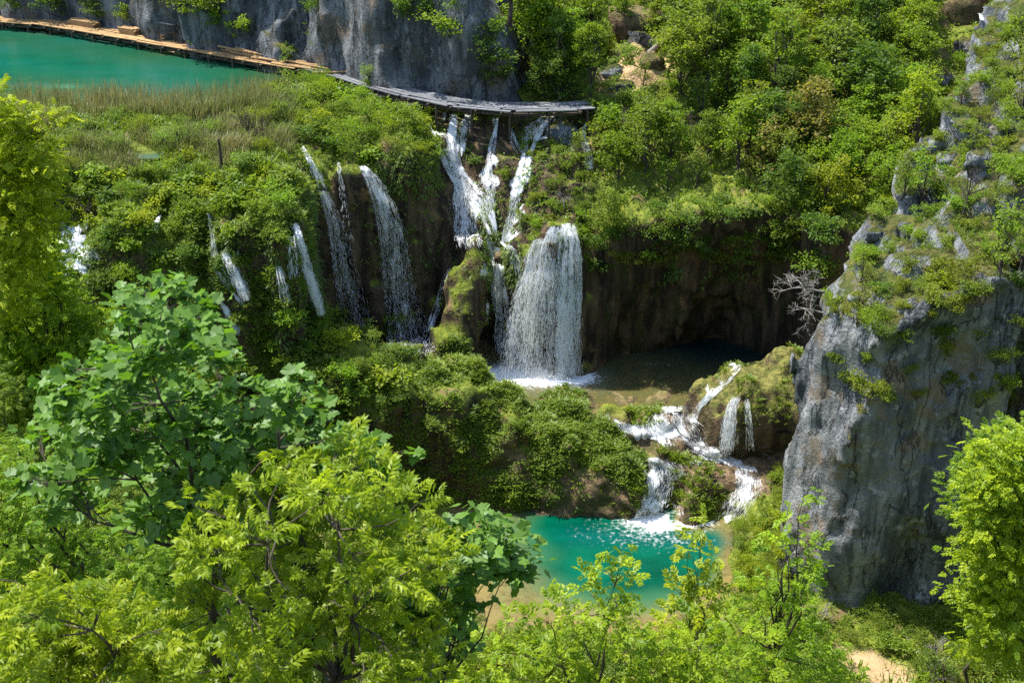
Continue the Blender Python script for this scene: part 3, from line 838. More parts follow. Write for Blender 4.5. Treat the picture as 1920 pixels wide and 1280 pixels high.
waterfall('broad lace curtain waterfall in the centre, dropping into the middle pool', [
    ([(1062, 419, 15), (1063, 430, 17), (1065, 455, 18), (1062, 520, 24), (1060, 600, 28), (1058, 706, 32)], 5000, dict(dens=.60, bulge=.15, streams=9)),
    ([(1043, 424, 10), (1038, 440, 14), (1031, 470, 18), (1026, 530, 25), (1020, 610, 29), (1016, 709, 34)], 5200, dict(dens=.52, bulge=.15, streams=9)),
    ([(1012, 447, 11), (1006, 460, 13), (996, 495, 16), (984, 545, 22), (974, 610, 27), (966, 703, 30)], 4600, dict(dens=.56, bulge=.15, streams=9)),
    ([(1030, 505, 34), (1020, 560, 56), (1014, 630, 66), (1010, 707, 74)], 6500, dict(dens=.34, bulge=.12, streams=26, thick=.4)),
    ([(1074, 425, 8), (1084, 480, 8), (1084, 560, 8), (1076, 640, 8), (1070, 705, 9)], 1700, dict(dens=.48)),
    ([(915, 440, 12), (922, 470, 14), (930, 505, 14), (934, 550, 14), (940, 600, 18), (940, 650, 24), (945, 700, 28)], 3600, dict(hug=True, dens=.52)),
    ([(940, 452, 10), (958, 468, 10), (968, 490, 8), (968, 520, 8)], 500, dict(hug=True, dens=.5))],
    [(TER_V, TER_Q, [[(905, 440), (940, 445), (965, 470), (975, 500), (965, 505), (950, 480), (935, 480), (945, 560), (955, 640), (960, 700), (930, 690), (928, 620), (915, 540)]], .75)])
waterfall('thin diagonal ribbon of water at the foot of the dark pillar', [
    ([(845, 497, 3), (834, 525, 6), (818, 575, 9), (804, 620, 8), (797, 656, 6)], 700, dict(dens=.42, fade=.0, wid=(.004, .012), free=False))])
waterfall('slim waterfall at the right edge of the left mossy wall, beside the dark hollow', [
    ([(553, 418, 6), (563, 455, 9), (576, 505, 12), (590, 550, 13), (602, 588, 10)], 1500, dict(dens=.62, wid=(.003, .009))),
    ([(545, 440, 8), (548, 480, 10), (552, 520, 12)], 300, dict(dens=.15, wid=(.004, .010))),
    ([(522, 498, 5), (530, 530, 8), (538, 572, 10)], 450, dict(dens=.35, wid=(.004, .010)))])
waterfall('stepped white trickle down the middle of the left mossy wall, above the maple', [
    ([(394, 398, 3), (398, 435, 4), (402, 470, 5), (412, 500, 8), (440, 545, 10), (462, 572, 9)], 1100, dict(dens=.55, free=False)),
    ([(420, 470, 7), (436, 500, 11), (450, 530, 13), (464, 560, 10)], 900, dict(dens=.5)),
    ([(412, 560, 8), (426, 585, 9), (440, 612, 9), (446, 628, 5)], 600, dict(dens=.6, free=False)),
    ([(388, 648, 7), (410, 665, 12), (430, 685, 14), (446, 708, 12)], 900, dict(dens=.65, free=False))],
    [(TER_V, TER_Q, [[(412, 470), (440, 480), (470, 570), (450, 570), (425, 520)], [(388, 648), (415, 655), (450, 710), (425, 705), (400, 675)]], .75)])
waterfall('small white cascade at the far left among the bright green trees', [
    ([(138, 424, 14), (132, 448, 24), (126, 470, 22), (132, 492, 16), (150, 518, 34)], 2200, dict(dens=.85, free=False, braid=7)),
    ([(160, 455, 8), (172, 472, 10), (184, 490, 8)], 500, dict(dens=.6, free=False))],
    [(TER_V, TER_Q, [[(110, 425), (160, 425), (150, 460), (185, 490), (175, 500), (190, 520), (120, 530), (125, 495), (105, 470)]], .72)])
waterfall('tiny white spout high on the left mossy wall', [([(300, 402, 4), (294, 415, 5), (290, 432, 5)], 160, dict(dens=.6))])
waterfall('short white trickle just above the top leaves of the maple', [([(240, 542, 6), (252, 560, 8), (266, 582, 7)], 300, dict(dens=.6, free=False))])
waterfall('white trickle at the left foot of the mossy barrier, half behind maple leaves', [([(652, 792, 4), (662, 818, 9), (680, 852, 12)], 700, dict(dens=.55))])
waterfall('little fall spilling down the front of the brown boulder', [
    ([(1382, 742, 8), (1372, 765, 10), (1366, 800, 13), (1362, 845, 15)], 1500, dict(dens=.34, wid=(.004, .010))),
    ([(1385, 690, 5), (1365, 715, 6), (1335, 738, 6), (1310, 765, 6), (1298, 795, 7)], 500, dict(dens=.5, free=False, off=.1)),
    ([(1400, 745, 4), (1404, 790, 6), (1406, 840, 8)], 350, dict(dens=.25, wid=(.004, .010)))],
    [(BL_V, BL_Q, [[(1370, 690), (1395, 690), (1350, 735), (1310, 770), (1300, 800), (1285, 790), (1300, 760), (1340, 725)], [(1350, 750), (1390, 745), (1380, 850), (1350, 850)]], .55)])
rap = waterfall('foaming white rapids stepping down between the middle and the lower pool', [
    ([(1262, 760, 23), (1250, 785, 34), (1262, 808, 43), (1300, 832, 34), (1345, 855, 26), (1385, 872, 17)], 2200, dict(dens=.40, lay=1, free=False, off=.1, braid=9)),
    ([(1222, 856, 14), (1240, 875, 29), (1238, 905, 26), (1226, 940, 23), (1205, 968, 26)], 2200, dict(dens=.40, lay=1, free=False, off=.1, braid=9)),
    ([(1405, 885, 11), (1402, 915, 20), (1385, 945, 23), (1372, 975, 17)], 1100, dict(dens=.40, lay=1, free=False, off=.1, braid=9)),
    ([(1152, 785, 5), (1168, 805, 17), (1190, 815, 17)], 350, dict(dens=.5, free=False, off=.08)),
    ([(1262, 940, 5), (1268, 955, 8), (1272, 972, 11)], 200, dict(dens=.5, free=False, off=.08))],
    [(TER_V, TER_Q, [[(1215, 770), (1295, 750), (1305, 790), (1298, 812), (1335, 842), (1395, 856), (1400, 884), (1330, 876), (1262, 846), (1210, 822)],
                     [(1200, 842), (1240, 858), (1320, 868), (1300, 886), (1262, 905), (1255, 940), (1262, 975), (1185, 975), (1200, 920), (1212, 885)], [(1300, 878), (1375, 885), (1360, 905), (1310, 900)], [(1140, 780), (1215, 792), (1215, 830), (1160, 822)],
                     [(1370, 880), (1420, 890), (1405, 960), (1362, 980), (1375, 930)],
                     [(1158, 798), (1200, 806), (1208, 820), (1168, 820)]], .60)])
waterfall('rushing white water under the boardwalk where the lake spills over', [
    ([(590, 142, 8), (620, 150, 14), (655, 158, 12), (690, 172, 7), (730, 184, 6), (770, 194, 5), (815, 206, 6)], 1800, dict(dens=.62, free=False, off=.1))],
    [(TER_V, TER_Q, [[(575, 132), (640, 145), (700, 165), (830, 205), (830, 216), (760, 205), (690, 186), (640, 168), (590, 152)]], .75)])

# fine spray drifting at the feet of the falls: real volumes of mist
def mist(c, r, dens, name='mist'):
    k = NT(name); tc = k.objpos()
    ln = k.n('ShaderNodeVectorMath', operation='LENGTH'); k.set(ln.inputs[0], tc)
    f = k.math('POWER', k.ramp(ln.outputs['Value'], 1.0, 0.0, 0.0, 1.0), 1.6)
    nz = k.ramp(k.noise(k.pos(), .8, 4, .6), .32, .72)
    v = k.n('ShaderNodeVolumePrincipled'); k.set(v.inputs['Color'], (.93, .95, 1.0)); k.set(v.inputs['Density'], k.math('MULTIPLY', k.math('MULTIPLY', f, nz), dens)); v.inputs['Anisotropy'].default_value = .3
    k.t.links.new(v.outputs[0], k.out.inputs['Volume'])
    nu, nv = 24, 14
    th, ph = np.meshgrid(np.arange(nu)*2*math.pi/nu, np.linspace(.01, math.pi-.01, nv), indexing='ij')
    V = np.stack([np.cos(th)*np.sin(ph), np.sin(th)*np.sin(ph), np.cos(ph)], -1).reshape(-1, 3)
    idx = np.arange(nu*nv).reshape(nu, nv); F = np.stack([idx, np.roll(idx, -1, 0), np.roll(np.roll(idx, -1, 0), -1, 1), np.roll(idx, -1, 1)], -1)[:, :-1].reshape(-1, 4)
    o = link_mesh(name, V, F, k.m, None, True); o.location = c; o.scale = r
    return tag(o, 'pale spray hanging at the foot of a waterfall', None, None, 'stuff')
mist(PZ(1015, 700, MID_Z+.7), (3.4, 1.7, 2.2), .55)
mist(PY(715, 640, 71.2), (4.6, 1.4, 3.4), .30)
# ------------------------------------------------------------------ plants: builders
def frames(n, r, up=.6, D=None):
    """random leaf frames: direction d, side s, normal m"""
    m = r.normal(0, 1, (n, 3)); m[:, 2] = np.abs(m[:, 2])*1.0+up
    m /= np.linalg.norm(m, axis=1, keepdims=True)
    d = r.normal(0, 1, (n, 3)) if D is None else D+r.normal(0, .35, (n, 3))
    d -= (d*m).sum(1, keepdims=True)*m
    d /= np.linalg.norm(d, axis=1, keepdims=True)+1e-9
    return d, np.cross(d, m), m

def stamp(tv, tf, pos, d, s, m, size):
    """copies of a leaf template (x = side, y = along, z = normal) at pos"""
    n, k = len(pos), len(tv)
    V = pos[:, None]+size[:, None, None]*(tv[None, :, 0, None]*s[:, None]+tv[None, :, 1, None]*d[:, None]+tv[None, :, 2, None]*m[:, None])
    F = tf[None]+(np.arange(n)*k)[:, None, None]
    return V.reshape(-1, 3), F.reshape(-1, tf.shape[1])

KITE = (np.array([(0, 0, 0), (.34, .45, .06), (0, 1, -.10), (-.34, .45, .06)]), np.array([(0, 1, 2, 3)]))
OVAL = (np.array([(0, 0, 0), (.20, .28, .05), (.17, .66, .03), (0, 1, -.12), (-.17, .66, .03), (-.20, .28, .05)]), np.array([(0, 1, 2, 3), (0, 3, 4, 5)]))
_mh = [(0, 0), (.30, -.12), (.46, .05), (.42, .22), (.62, .42), (.50, .54), (.34, .60), (.27, .80), (.12, .92), (0, 1.02)]
_mv = [(0, .34, -.02)]+[(x, y, .10*abs(x)+(-.10 if y > .9 else 0)) for x, y in _mh]+[(-x, y, .10*abs(x)) for x, y in _mh[-2:0:-1]]
MAPLE = (np.array(_mv), np.array([(0, i, i+1, i+1) if False else (0, i, i+1) for i in range(1, len(_mv)-1)]+[(0, len(_mv)-1, 1)]))

def _spray(pairs, ll, w, ang, droop):
    v, f = [], []
    rows = [(k/(pairs+.0), sg) for k in range(1, pairs+1) for sg in (-1, 1)]+[(1.0, 0)]
    for i, (t, sg) in enumerate(rows):
        y0, z0 = .18+t*.62, -.10*t*t
        a = sg*ang*(1.15-.5*t)
        dx, dy = math.sin(a), math.cos(a)
        L = ll*(1-.25*abs(t-.55))
        o = len(v)
        for l, q, dz in ((0, 0, 0), (.45, w, .035), (1, 0, -droop), (.45, -w, .035)):
            v.append((dx*l*L+dy*q*L, y0+dy*l*L-dx*q*L, z0+dz-(.04*l if sg else 0)))
        f.append((o, o+1, o+2, o+3))
    v += [(-.006, 0, 0), (.006, 0, 0), (.004, .85, -.1), (-.004, .85, -.1)]; o = len(v)-4; f.append((o, o+1, o+2, o+3))
    return np.array(v), np.array(f)
SPRAY = _spray(4, .40, .20, 1.05, .10)
TWIG = _spray(3, .36, .30, .95, .06)

class Acc:
    def __init__(self): self.v, self.f, self.a, self.o = [], [], [], 0
    def add(self, V, F, var):
        self.v.append(V); self.f.append(F+self.o); self.o += len(V)
        self.a.append(np.broadcast_to(var, (len(V),)) if np.ndim(var) == 0 or len(var) == len(V) else np.repeat(var, len(V)//len(var)))
    def mesh(self, name, mat, parent=None, smooth=False):
        return link_mesh(name, np.concatenate(self.v), np.concatenate(self.f), mat, parent, smooth, dict(var=np.concatenate(self.a)))

def tube(acc, pts, rad, sides=5, var=.5):
    pts, rad = np.asarray(pts, float), np.asarray(rad, float)
    t = np.gradient(pts, axis=0); t /= np.linalg.norm(t, axis=1, keepdims=True)+1e-9
    up = np.where(np.abs(t[:, 2:]) < .9, np.array([[0, 0, 1.]]), np.array([[1., 0, 0]]))
    a = np.cross(t, up); a /= np.linalg.norm(a, axis=1, keepdims=True)+1e-9
    b = np.cross(t, a)
    th = np.arange(sides)*2*math.pi/sides
    V = pts[:, None]+rad[:, None, None]*(np.cos(th)[None, :, None]*a[:, None]+np.sin(th)[None, :, None]*b[:, None])
    n = len(pts); idx = np.arange(n*sides).reshape(n, sides)
    F = np.stack([idx[:-1], np.roll(idx, -1, 1)[:-1], np.roll(idx, -1, 1)[1:], idx[1:]], -1).reshape(-1, 4)
    acc.add(V.reshape(-1, 3), F, np.full(n*sides, var))

def limb(acc, a, b, r0, r1, r, bow=.12, n=5, sides=5):
    a, b = np.asarray(a, float), np.asarray(b, float)
    L = np.linalg.norm(b-a); t = np.linspace(0, 1, n)[:, None]
    off = r.normal(0, bow*L, 3); off[2] = abs(off[2])*.5
    p = a*(1-t)+b*t+off*np.sin(t*math.pi)+np.r_[[np.zeros(3)], r.normal(0, .02*L, (n-2, 3)), [np.zeros(3)]]
    tube(acc, p, r0*(1-t[:, 0])+r1*t[:, 0], sides)
    return p

def crown(lobes, r, per, ncl, size, leaf=KITE, crad=.42, up=.6, flat=.55, shell=.75, droop=.0, corr=.5):
    """lobes: (x,y,z,radius). clusters of leaves near each lobe's skin"""
    acc = Acc(); cents = []
    lobes = np.asarray(lobes, float)
    wts = lobes[:, 3]**2; wts = wts/wts.sum()
    for (cx, cy, cz, R_), w in zip(lobes, wts):
        k = max(2, int(ncl*w+.5))
        d = r.normal(0, 1, (k, 3)); d[:, 2] += .25; d /= np.linalg.norm(d, axis=1, keepdims=True)
        rr = R_*(shell+(1-shell)*r.random(k)**.7)*r.choice([1, 1, 1, .55, 1.15], k)
        c = np.array([cx, cy, cz])+d*rr[:, None]*np.array([1, 1, .85])
        tone = r.random(k)
        for j in range(k):
            n = max(3, int(per*r.uniform(.5, 1.5)))
            p = r.normal(0, 1, (n, 3))*crad*R_**.5*np.array([1, 1, flat])*.6
            p[:, 2] -= droop*(p[:, 0]**2+p[:, 1]**2)
            D = np.tile(d[j]+np.array([0, 0, -.35]), (n, 1))
            fd, fs, fm = frames(n, r, up, D*1.0)
            sz = size*r.uniform(.55, 1.3, n)
            V, F = stamp(*leaf, c[j]+p, fd, fs, fm, sz)
            acc.add(V, F, np.clip(corr*tone[j]+(1-corr)*r.random(n), 0, 1))
        cents.append(c)
    return acc, cents

def lobe_set(r, h, rad, base=.35, n=9, slim=1.0):
    L = [(0, 0, h-rad*.45, rad*.5)]
    for i in range(n):
        t = base+(1-base)*r.random()*.86
        prof = math.sin(math.pi*min(1, (t-base)/(1-base)*.8+.22))**.7
        a = r.random()*6.28
        q = rad*prof*r.uniform(.35, .8)*slim
        L.append((q*math.cos(a), q*math.sin(a), h*t, rad*r.uniform(.30, .52)))
    return L

def tree_meshes(seed, h, rad, base=.35, n=10, per=24, ncl=75, size=.28, lean=.06, leafmat=None, slim=1.0, **kw):
    r = np.random.default_rng(seed)
    L = lobe_set(r, h, rad, base, n, slim)
    acc, cents = crown(L, r, per, ncl, size, **kw)
    cr = acc.mesh('crown', leafmat or M_LEAF)
    wd = Acc()
    top = np.array([r.normal(0, lean*h), r.normal(0, lean*h), h*.86])
    tr = limb(wd, (0, 0, -.5), top, .022*h+.03, .02, r, .03, 7, 6)
    for (x, y, z, q), cs in zip(L, cents):
        t = np.clip((z/h-.18)/.86, .1, .95)
        a = tr[int(t*6*.8)]
        e = limb(wd, a, (x, y, z), .010*h*(1-t*.5)+.01, .012, r, .10)
        for c in cs[:5]: limb(wd, e[3], c, .014, .006, r, .1, 4, 4)
    tk = wd.mesh('trunk', M_BARK, smooth=True)
    for o in (cr, tk): COL.objects.unlink(o)
    return cr, tk

def shrub_mesh(seed, h, rad, per=22, ncl=40, size=.2, n=6, leafmat=None, **kw):
    r = np.random.default_rng(seed)
    L = [(r.normal(0, rad*.42), r.normal(0, rad*.42), h*r.uniform(.35, .78), rad*r.uniform(.35, .55)) for _ in range(n)]
    acc, cents = crown(L, r, per, ncl, size, **kw)
    o = acc.mesh('crown', leafmat or M_LEAF)
    wd = Acc()
    for (x, y, z, q), cs in zip(L, cents):
        e = limb(wd, (r.normal(0, .08), r.normal(0, .08), -.3), (x, y, z), .035*h**.5, .01, r, .12)
        for c in cs[:4]: limb(wd, e[3], c, .010, .004, r, .1, 4, 4)
    s = wd.mesh('stems', M_BARK, smooth=True)
    for q in (o, s): COL.objects.unlink(q)
    return o, s

def bare_mesh(seed, h, spread, levels=4, mat=None, r0=.06, up=.5, kids=4):
    r = np.random.default_rng(seed); wd = Acc()
    def grow(p, d, L, rad, lv):
        e = p+d*L
        pts = limb(wd, p, e, rad, rad*.55, r, .07, 5, 5 if lv > 2 else 4)
        if lv == 0: return
        for k in range(kids if lv < levels else kids+2):
            t = r.uniform(.35, 1.0); q = pts[min(4, int(t*4))]
            nd = d*.55+r.normal(0, spread, 3)+np.array([0, 0, up*.4]); nd /= np.linalg.norm(nd)
            grow(q, nd, L*r.uniform(.45, .75), max(rad*.55, .006), lv-1)
    grow(np.array([0, 0, -.3]), np.array([.05, 0, 1.]), h*.5, r0, levels)
    o = wd.mesh('bare_branches', mat or M_BARK, smooth=True); COL.objects.unlink(o)
    return o

def tufts(P, N, r, blades, hgt, wid, mat, name, bend=.7, spread=.35, tone=None, label=None, kind='stuff', lean=.5, col=None):
    """clumps of curved blades, one mesh"""
    n = len(P); K = n*blades
    c = np.repeat(P, blades, 0); nn = np.repeat(N, blades, 0)
    a = r.uniform(0, 6.283, K); rad = np.repeat(hgt, blades)*spread*np.sqrt(r.random(K))
    h = np.repeat(hgt, blades)*r.uniform(.6, 1.15, K)
    dx, dy = np.cos(a), np.sin(a)
    base = c+np.stack([dx*rad, dy*rad, -.04*np.ones(K)], 1)
    up = np.array([0, 0, 1.])*(1-lean*.5)+nn*lean; up /= np.linalg.norm(up, axis=1, keepdims=True)
    out = np.stack([dx, dy, np.zeros(K)], 1)
    b = r.uniform(.3, 1, K)*bend
    sd = np.stack([-dy, dx, np.zeros(K)], 1)*(np.repeat(hgt, blades)*wid*r.uniform(.6, 1.3, K))[:, None]
    p1 = base+up*(h*.55)[:, None]+out*(h*b*.22)[:, None]
    p2 = base+up*(h*(1-.35*b))[:, None]+out*(h*b*.75)[:, None]
    V = np.stack([base-sd*.7, base+sd*.7, p1+sd, p1-sd, p2+sd*.25, p2-sd*.25], 1).reshape(-1, 3)
    o = np.arange(K)[:, None]*6
    F = np.concatenate([np.c_[o, o+1, o+2, o+3], np.c_[o+3, o+2, o+4, o+5]])
    tn = r.random(n) if tone is None else tone
    var = np.repeat(np.clip(np.repeat(tn, blades)*.65+r.random(K)*.35, 0, 1), 6)
    ob = link_mesh(name, V, F, mat, None, False, dict(var=var))
    return tag(ob, label, None, None, kind)

def surf_sample(V, Q, n, r, wfn):
    a = V[Q]; c = a.mean(1)
    nr = np.cross(a[:, 2]-a[:, 0], a[:, 3]-a[:, 1]); ar = np.linalg.norm(nr, axis=1)*.5; nr = nr/(ar[:, None]*2+1e-12)
    w = ar*wfn(c, nr); w = np.maximum(w, 0)
    i = r.choice(len(Q), n, p=w/w.sum())
    s = r.random((n, 2)); 
    p = a[i, 0]*((1-s[:, 0])*(1-s[:, 1]))[:, None]+a[i, 1]*(s[:, 0]*(1-s[:, 1]))[:, None]+a[i, 2]*(s[:, 0]*s[:, 1])[:, None]+a[i, 3]*((1-s[:, 0])*s[:, 1])[:, None]
    return p, nr[i]
# ------------------------------------------------------------------ ground cover (uncountable)
r7 = np.random.default_rng(77)
def mask_uv(c, polys):
    u, v = proj(c); m = np.zeros(len(c), bool)
    for p in polys: m |= sd_poly(p, u, v) < 0
    return m
def leaf_cover(p, n, r, per, size, rad, mat, name, label, tone):
    K = len(p)*per
    c = np.repeat(p, per, 0); nn = np.repeat(n, per, 0)
    o = r.normal(0, 1, (K, 3))*rad; o -= (o*nn).sum(1, keepdims=True)*nn
    m = nn*.7+np.array([0, 0, .7])+r.normal(0, .38, (K, 3)); m /= np.linalg.norm(m, axis=1, keepdims=True)
    d = r.normal(0, 1, (K, 3)); d -= (d*m).sum(1, keepdims=True)*m; d /= np.linalg.norm(d, axis=1, keepdims=True)
    lift = np.abs(r.normal(0, 1, K))*size*.8+.02
    V, F = stamp(*KITE, c+o+nn*lift[:, None], d, np.cross(d, m), m, size*r.uniform(.6, 1.4, K))
    var = np.repeat(np.clip(np.repeat(tone, per)*.65+.35*r.random(K), 0, 1), 4)
    return tag(link_mesh(name, V, F, mat, None, False, dict(var=var)), label, None, None, 'stuff')
STREAMS = [[(1208, 850), (1240, 866), (1300, 872), (1250, 905), (1236, 970), (1192, 970)], [(1225, 775), (1290, 755), (1300, 815), (1385, 860), (1385, 880), (1225, 815)], [(1370, 880), (1420, 890), (1405, 960), (1362, 980)],
           [(1290, 872), (1380, 880), (1340, 968), (1240, 972)], [(590, 140), (840, 205), (840, 225), (600, 160)], STR]
def dryfree(c):
    cl = sd_poly(CLEAR, c[:, 0], c[:, 1]); pa = sd_poly(PATH, c[:, 0], c[:, 1]); sh = np.minimum(sd_poly(SHORE, c[:, 0], c[:, 1]), sd_poly(SHORE2, c[:, 0], c[:, 1]))
    lk = sd_poly(LAKE_POLY, c[:, 0], c[:, 1])
    ok = (cl > .2)*(pa > .2)*(sh > 0)
    ok = ok & ~((lk < 0) & (c[:, 2] < LAKE_Z+.05)) & ~((c[:, 2] < LOW_Z+.1)) & ~((c[:, 2] < MID_Z+.02) & (c[:, 1] > 63.5) & (c[:, 0] > -6) & (c[:, 1] < 78))
    return ok & ~mask_uv(c, STREAMS)
isb = lambda c: (sd_poly(MND_POLY, c[:, 0], c[:, 1]) < np.where(c[:, 0] > 4.5, .5, 3.0)) & (c[:, 2] > 1.7) & (c[:, 1] < 69)
def w_mound(c, n): return isb(c)*np.clip(n[:, 2]+np.where(c[:, 0] > -3.5, .9, .3), 0, 1)*dryfree(c)*np.clip(.9+fbm(c[:, 0]*.5, c[:, 1]*.5, c[:, 2]*.5, 2)*1.3, .04, 2)
p, n = surf_sample(TER_V, TER_Q, 6500, r7, w_mound)
tufts(p, n, r7, 14, r7.uniform(.18, .42, len(p)), .07, M_GRASS, 'grass', 1.0, .5, np.clip(.45+.8*vnoise(p[:, 0]*.9, p[:, 1]*.9, p[:, 2]*.9), 0, 1), 'drooping grass and moss tufts over the mossy barrier', lean=.9)
WALLM = lambda c: np.where((c[:, 0] > -14) & (c[:, 0] < -2.2) & (c[:, 2] < 17.3) & (c[:, 1] > 69.3), .10, 1.0)*(1-.75*casc_w(c))
def w_left(c, n): return WALLM(c)*(c[:, 0] < 2)*(c[:, 1] > 60)*(c[:, 1] < 80)*(c[:, 2] > 7)*np.clip(n[:, 2]+.30, 0, 1)*dryfree(c)*(~isb(c))*np.clip(.8+fbm(c[:, 0]*.4, c[:, 1]*.4, c[:, 2]*.4, 2)*1.4, .03, 2)*np.where(c[:, 0] > -14, .6, 1)
p, n = surf_sample(TER_V, TER_Q, 7000, r7, w_left)
tufts(p, n, r7, 13, r7.uniform(.18, .45, len(p)), .07, M_GRASS, 'grass', .95, .5, np.clip(.4+.8*vnoise(p[:, 0]*.8, p[:, 1]*.8, p[:, 2]*.8), 0, 1), 'lush grass tufts on the mossy left wall and its top', lean=.9)
# hanging moss curtains on the lips of the falls
def w_lip(c, n): return np.where((c[:, 0] > -14) & (c[:, 0] < -2.2) & (c[:, 2] < 16.2) & (c[:, 1] > 69.3), .08, 1.0)*(c[:, 1] < 82)*(c[:, 1] > 60)*(c[:, 2] > 11)*(c[:, 2] < 19.6)*(np.abs(n[:, 2]-.15) < .45)*np.where(c[:, 0] > 5, .7, 1)*(c[:, 0] < 16)*np.clip(.2+fbm(c[:, 0]*.6, c[:, 1]*.6, 1, 2)*2.2, 0, 2)
p, n = surf_sample(TER_V, TER_Q, 11000, r7, w_lip)
tufts(p+n*.03, n*.7+np.array([0, 0, -.75]), r7, 9, r7.uniform(.10, .34, len(p)), .06, M_GRASS, 'hanging_moss', .5, .5, np.clip(.12+.4*vnoise(p[:, 0], p[:, 1], p[:, 2]*.3), 0, 1), 'hanging moss on the waterfall lips', lean=2.2)
# reeds of the marsh
def w_reed(c, n): return (c[:, 0] < -12)*(c[:, 1] > 66)*(c[:, 1] < 90)*(c[:, 2] > 18.2)*(n[:, 2] > .6)*dryfree(c)*np.clip(.45+fbm(c[:, 0]*.4, c[:, 1]*.5, 6, 3)*2.2, .03, 2)*np.where(c[:, 1] > 72, 1, .3)*mask_uv(c, [[(-60, 180), (560, 180), (540, 330), (330, 370), (-60, 380)]])
p, n = surf_sample(TER_V, TER_Q, 2500, r7, w_reed)
tufts(p, n, r7, 12, r7.uniform(.4, 1.3, len(p)), .016, M_REED, 'reeds', .6, .3, np.clip(.42+.9*vnoise(p[:, 0]*.35, p[:, 1]*.5, 3), 0, 1), 'brownish green reeds covering the marsh below the lake', lean=.1)
def w_mg(c, n): return (c[:, 0] < -12)*(c[:, 1] > 66)*(c[:, 1] < 90)*(c[:, 2] > 17.8)*(n[:, 2] > .5)*dryfree(c)*np.clip(.5-fbm(c[:, 0]*.4, c[:, 1]*.5, 6, 3)*2, .1, 2)
p, n = surf_sample(TER_V, TER_Q, 5200, r7, w_mg)
tufts(p, n, r7, 12, r7.uniform(.2, .6, len(p)), .05, M_GRASS, 'grass', .8, .6, np.clip(.5+.8*vnoise(p[:, 0]*.5, p[:, 1]*.5, 3), 0, 1), 'mixed green grass clumps in the marsh', lean=.2)
# tall seed heads along the shore
def w_shore(c, n): return mask_uv(c, [[(40, 190), (330, 198), (540, 170), (540, 215), (390, 226), (30, 216)]])*(n[:, 2] > .5)
p, n = surf_sample(TER_V, TER_Q, 420, r7, w_shore)
tufts(p, n, r7, 6, r7.uniform(1.1, 2.0, len(p)), .012, M_REED, 'reeds', .3, .2, np.clip(r7.normal(.75, .2, len(p)), 0, 1), 'tall dry reeds along the lake shore', lean=.1)
# forest floor and slopes
def w_for(c, n): return (c[:, 0] > 1)*(c[:, 1] > 66)*(c[:, 1] < 112)*(c[:, 2] > 14)*(n[:, 2] > .35)*dryfree(c)
p, n = surf_sample(TER_V, TER_Q, 5000, r7, w_for)
tufts(p, n, r7, 9, r7.uniform(.2, .5, len(p)), .09, M_GRASS, 'undergrowth', .8, .6, None, 'low undergrowth of the forest slope', lean=.5)
# dry grass on the cliff tops
def w_rc(c, n): return np.clip(n[:, 2]-.35, 0, 1)*(c[:, 2] > 13)*np.clip(.5+fbm(c[:, 0]*.4, c[:, 1]*.4, 2, 2)*1.6, 0, 2)
p, n = surf_sample(RC_V, RC_Q, 7500, r7, w_rc)
tufts(p, n, r7, 11, r7.uniform(.12, .36, len(p)), .06, M_GRASS, 'grass', .8, .6, np.clip(.55+.7*vnoise(p[:, 0]*.6, p[:, 1]*.6, p[:, 2]*.6), 0, 1), 'yellowish grass growing on top of the grey cliff', lean=.7)
def w_bank(c, n): return (c[:, 1] < 60.5)*(c[:, 1] > 45)*(n[:, 2] > .4)*dryfree(c)*(c[:, 0] > -16)*(c[:, 2] < 12)
p, n = surf_sample(TER_V, TER_Q, 5000, r7, w_bank)
tufts(p, n, r7, 11, r7.uniform(.15, .5, len(p)), .07, M_GRASS, 'grass', .8, .6, None, 'grass on the banks of the lower pool', lean=.5)
# grass clumps standing in the rapids
def w_rap(c, n): return (n[:, 2] > .2)*np.maximum(mask_uv(c, [[(1258, 880), (1310, 885), (1365, 925), (1345, 965), (1290, 960), (1255, 915)], [(1175, 765), (1240, 755), (1235, 795), (1185, 805)], [(1045, 745), (1100, 750), (1095, 780), (1040, 775)],
        [(1230, 830), (1330, 868), (1365, 890), (1290, 880), (1235, 850)], [(1180, 915), (1215, 905), (1200, 955), (1175, 950)], [(1222, 935), (1250, 930), (1265, 960), (1225, 965)]])*1.0, 0)
p, n = surf_sample(TER_V, TER_Q, 420, r7, w_rap)
tufts(p, n, r7, 16, r7.uniform(.22, .5, len(p)), .06, M_GRASS, 'grass', .8, .5, np.clip(r7.normal(.6, .25, len(p)), 0, 1), 'green grass clumps standing in the rapids', lean=.5)
pb, nb = surf_sample(BL_V, BL_Q, 350, r7, lambda c, n: np.clip(n[:, 2], 0, 1)*np.clip(.2+fbm(c[:, 0]*.8, c[:, 1]*.8, 1, 2)*2, 0, 2))
tufts(pb, nb, r7, 12, r7.uniform(.12, .35, len(pb)), .07, M_GRASS, 'moss', .9, .5, None, 'moss and grass on the brown boulder', lean=.8)
# moss on the far cliff ledges
pc, nc = surf_sample(BC_V, BC_Q, 2600, r7, lambda c, n: np.clip(n[:, 2]-.1, 0, 1)*np.clip(.3+fbm(c[:, 0]*.3, c[:, 1]*.3, c[:, 2]*.3, 2)*2, 0, 2))
tufts(pc, nc, r7, 10, r7.uniform(.2, .5, len(pc)), .08, M_GRASS, 'moss', .9, .6, np.clip(r7.normal(.3, .2, len(pc)), 0, 1), 'moss and grass on the ledges of the lakeside cliff', lean=.9)
# near slope under the camera
hs = r7.uniform((-32, 8), (30, 46), (5000, 2)); hz = flat_height(hs[:, 0], hs[:, 1])
tufts(np.c_[hs, hz], np.tile((0, 0, 1.), (len(hs), 1)), r7, 9, r7.uniform(.3, .7, len(hs)), .07, M_GRASS, 'undergrowth', .8, .7, None, 'undergrowth of the near slope', lean=.3)

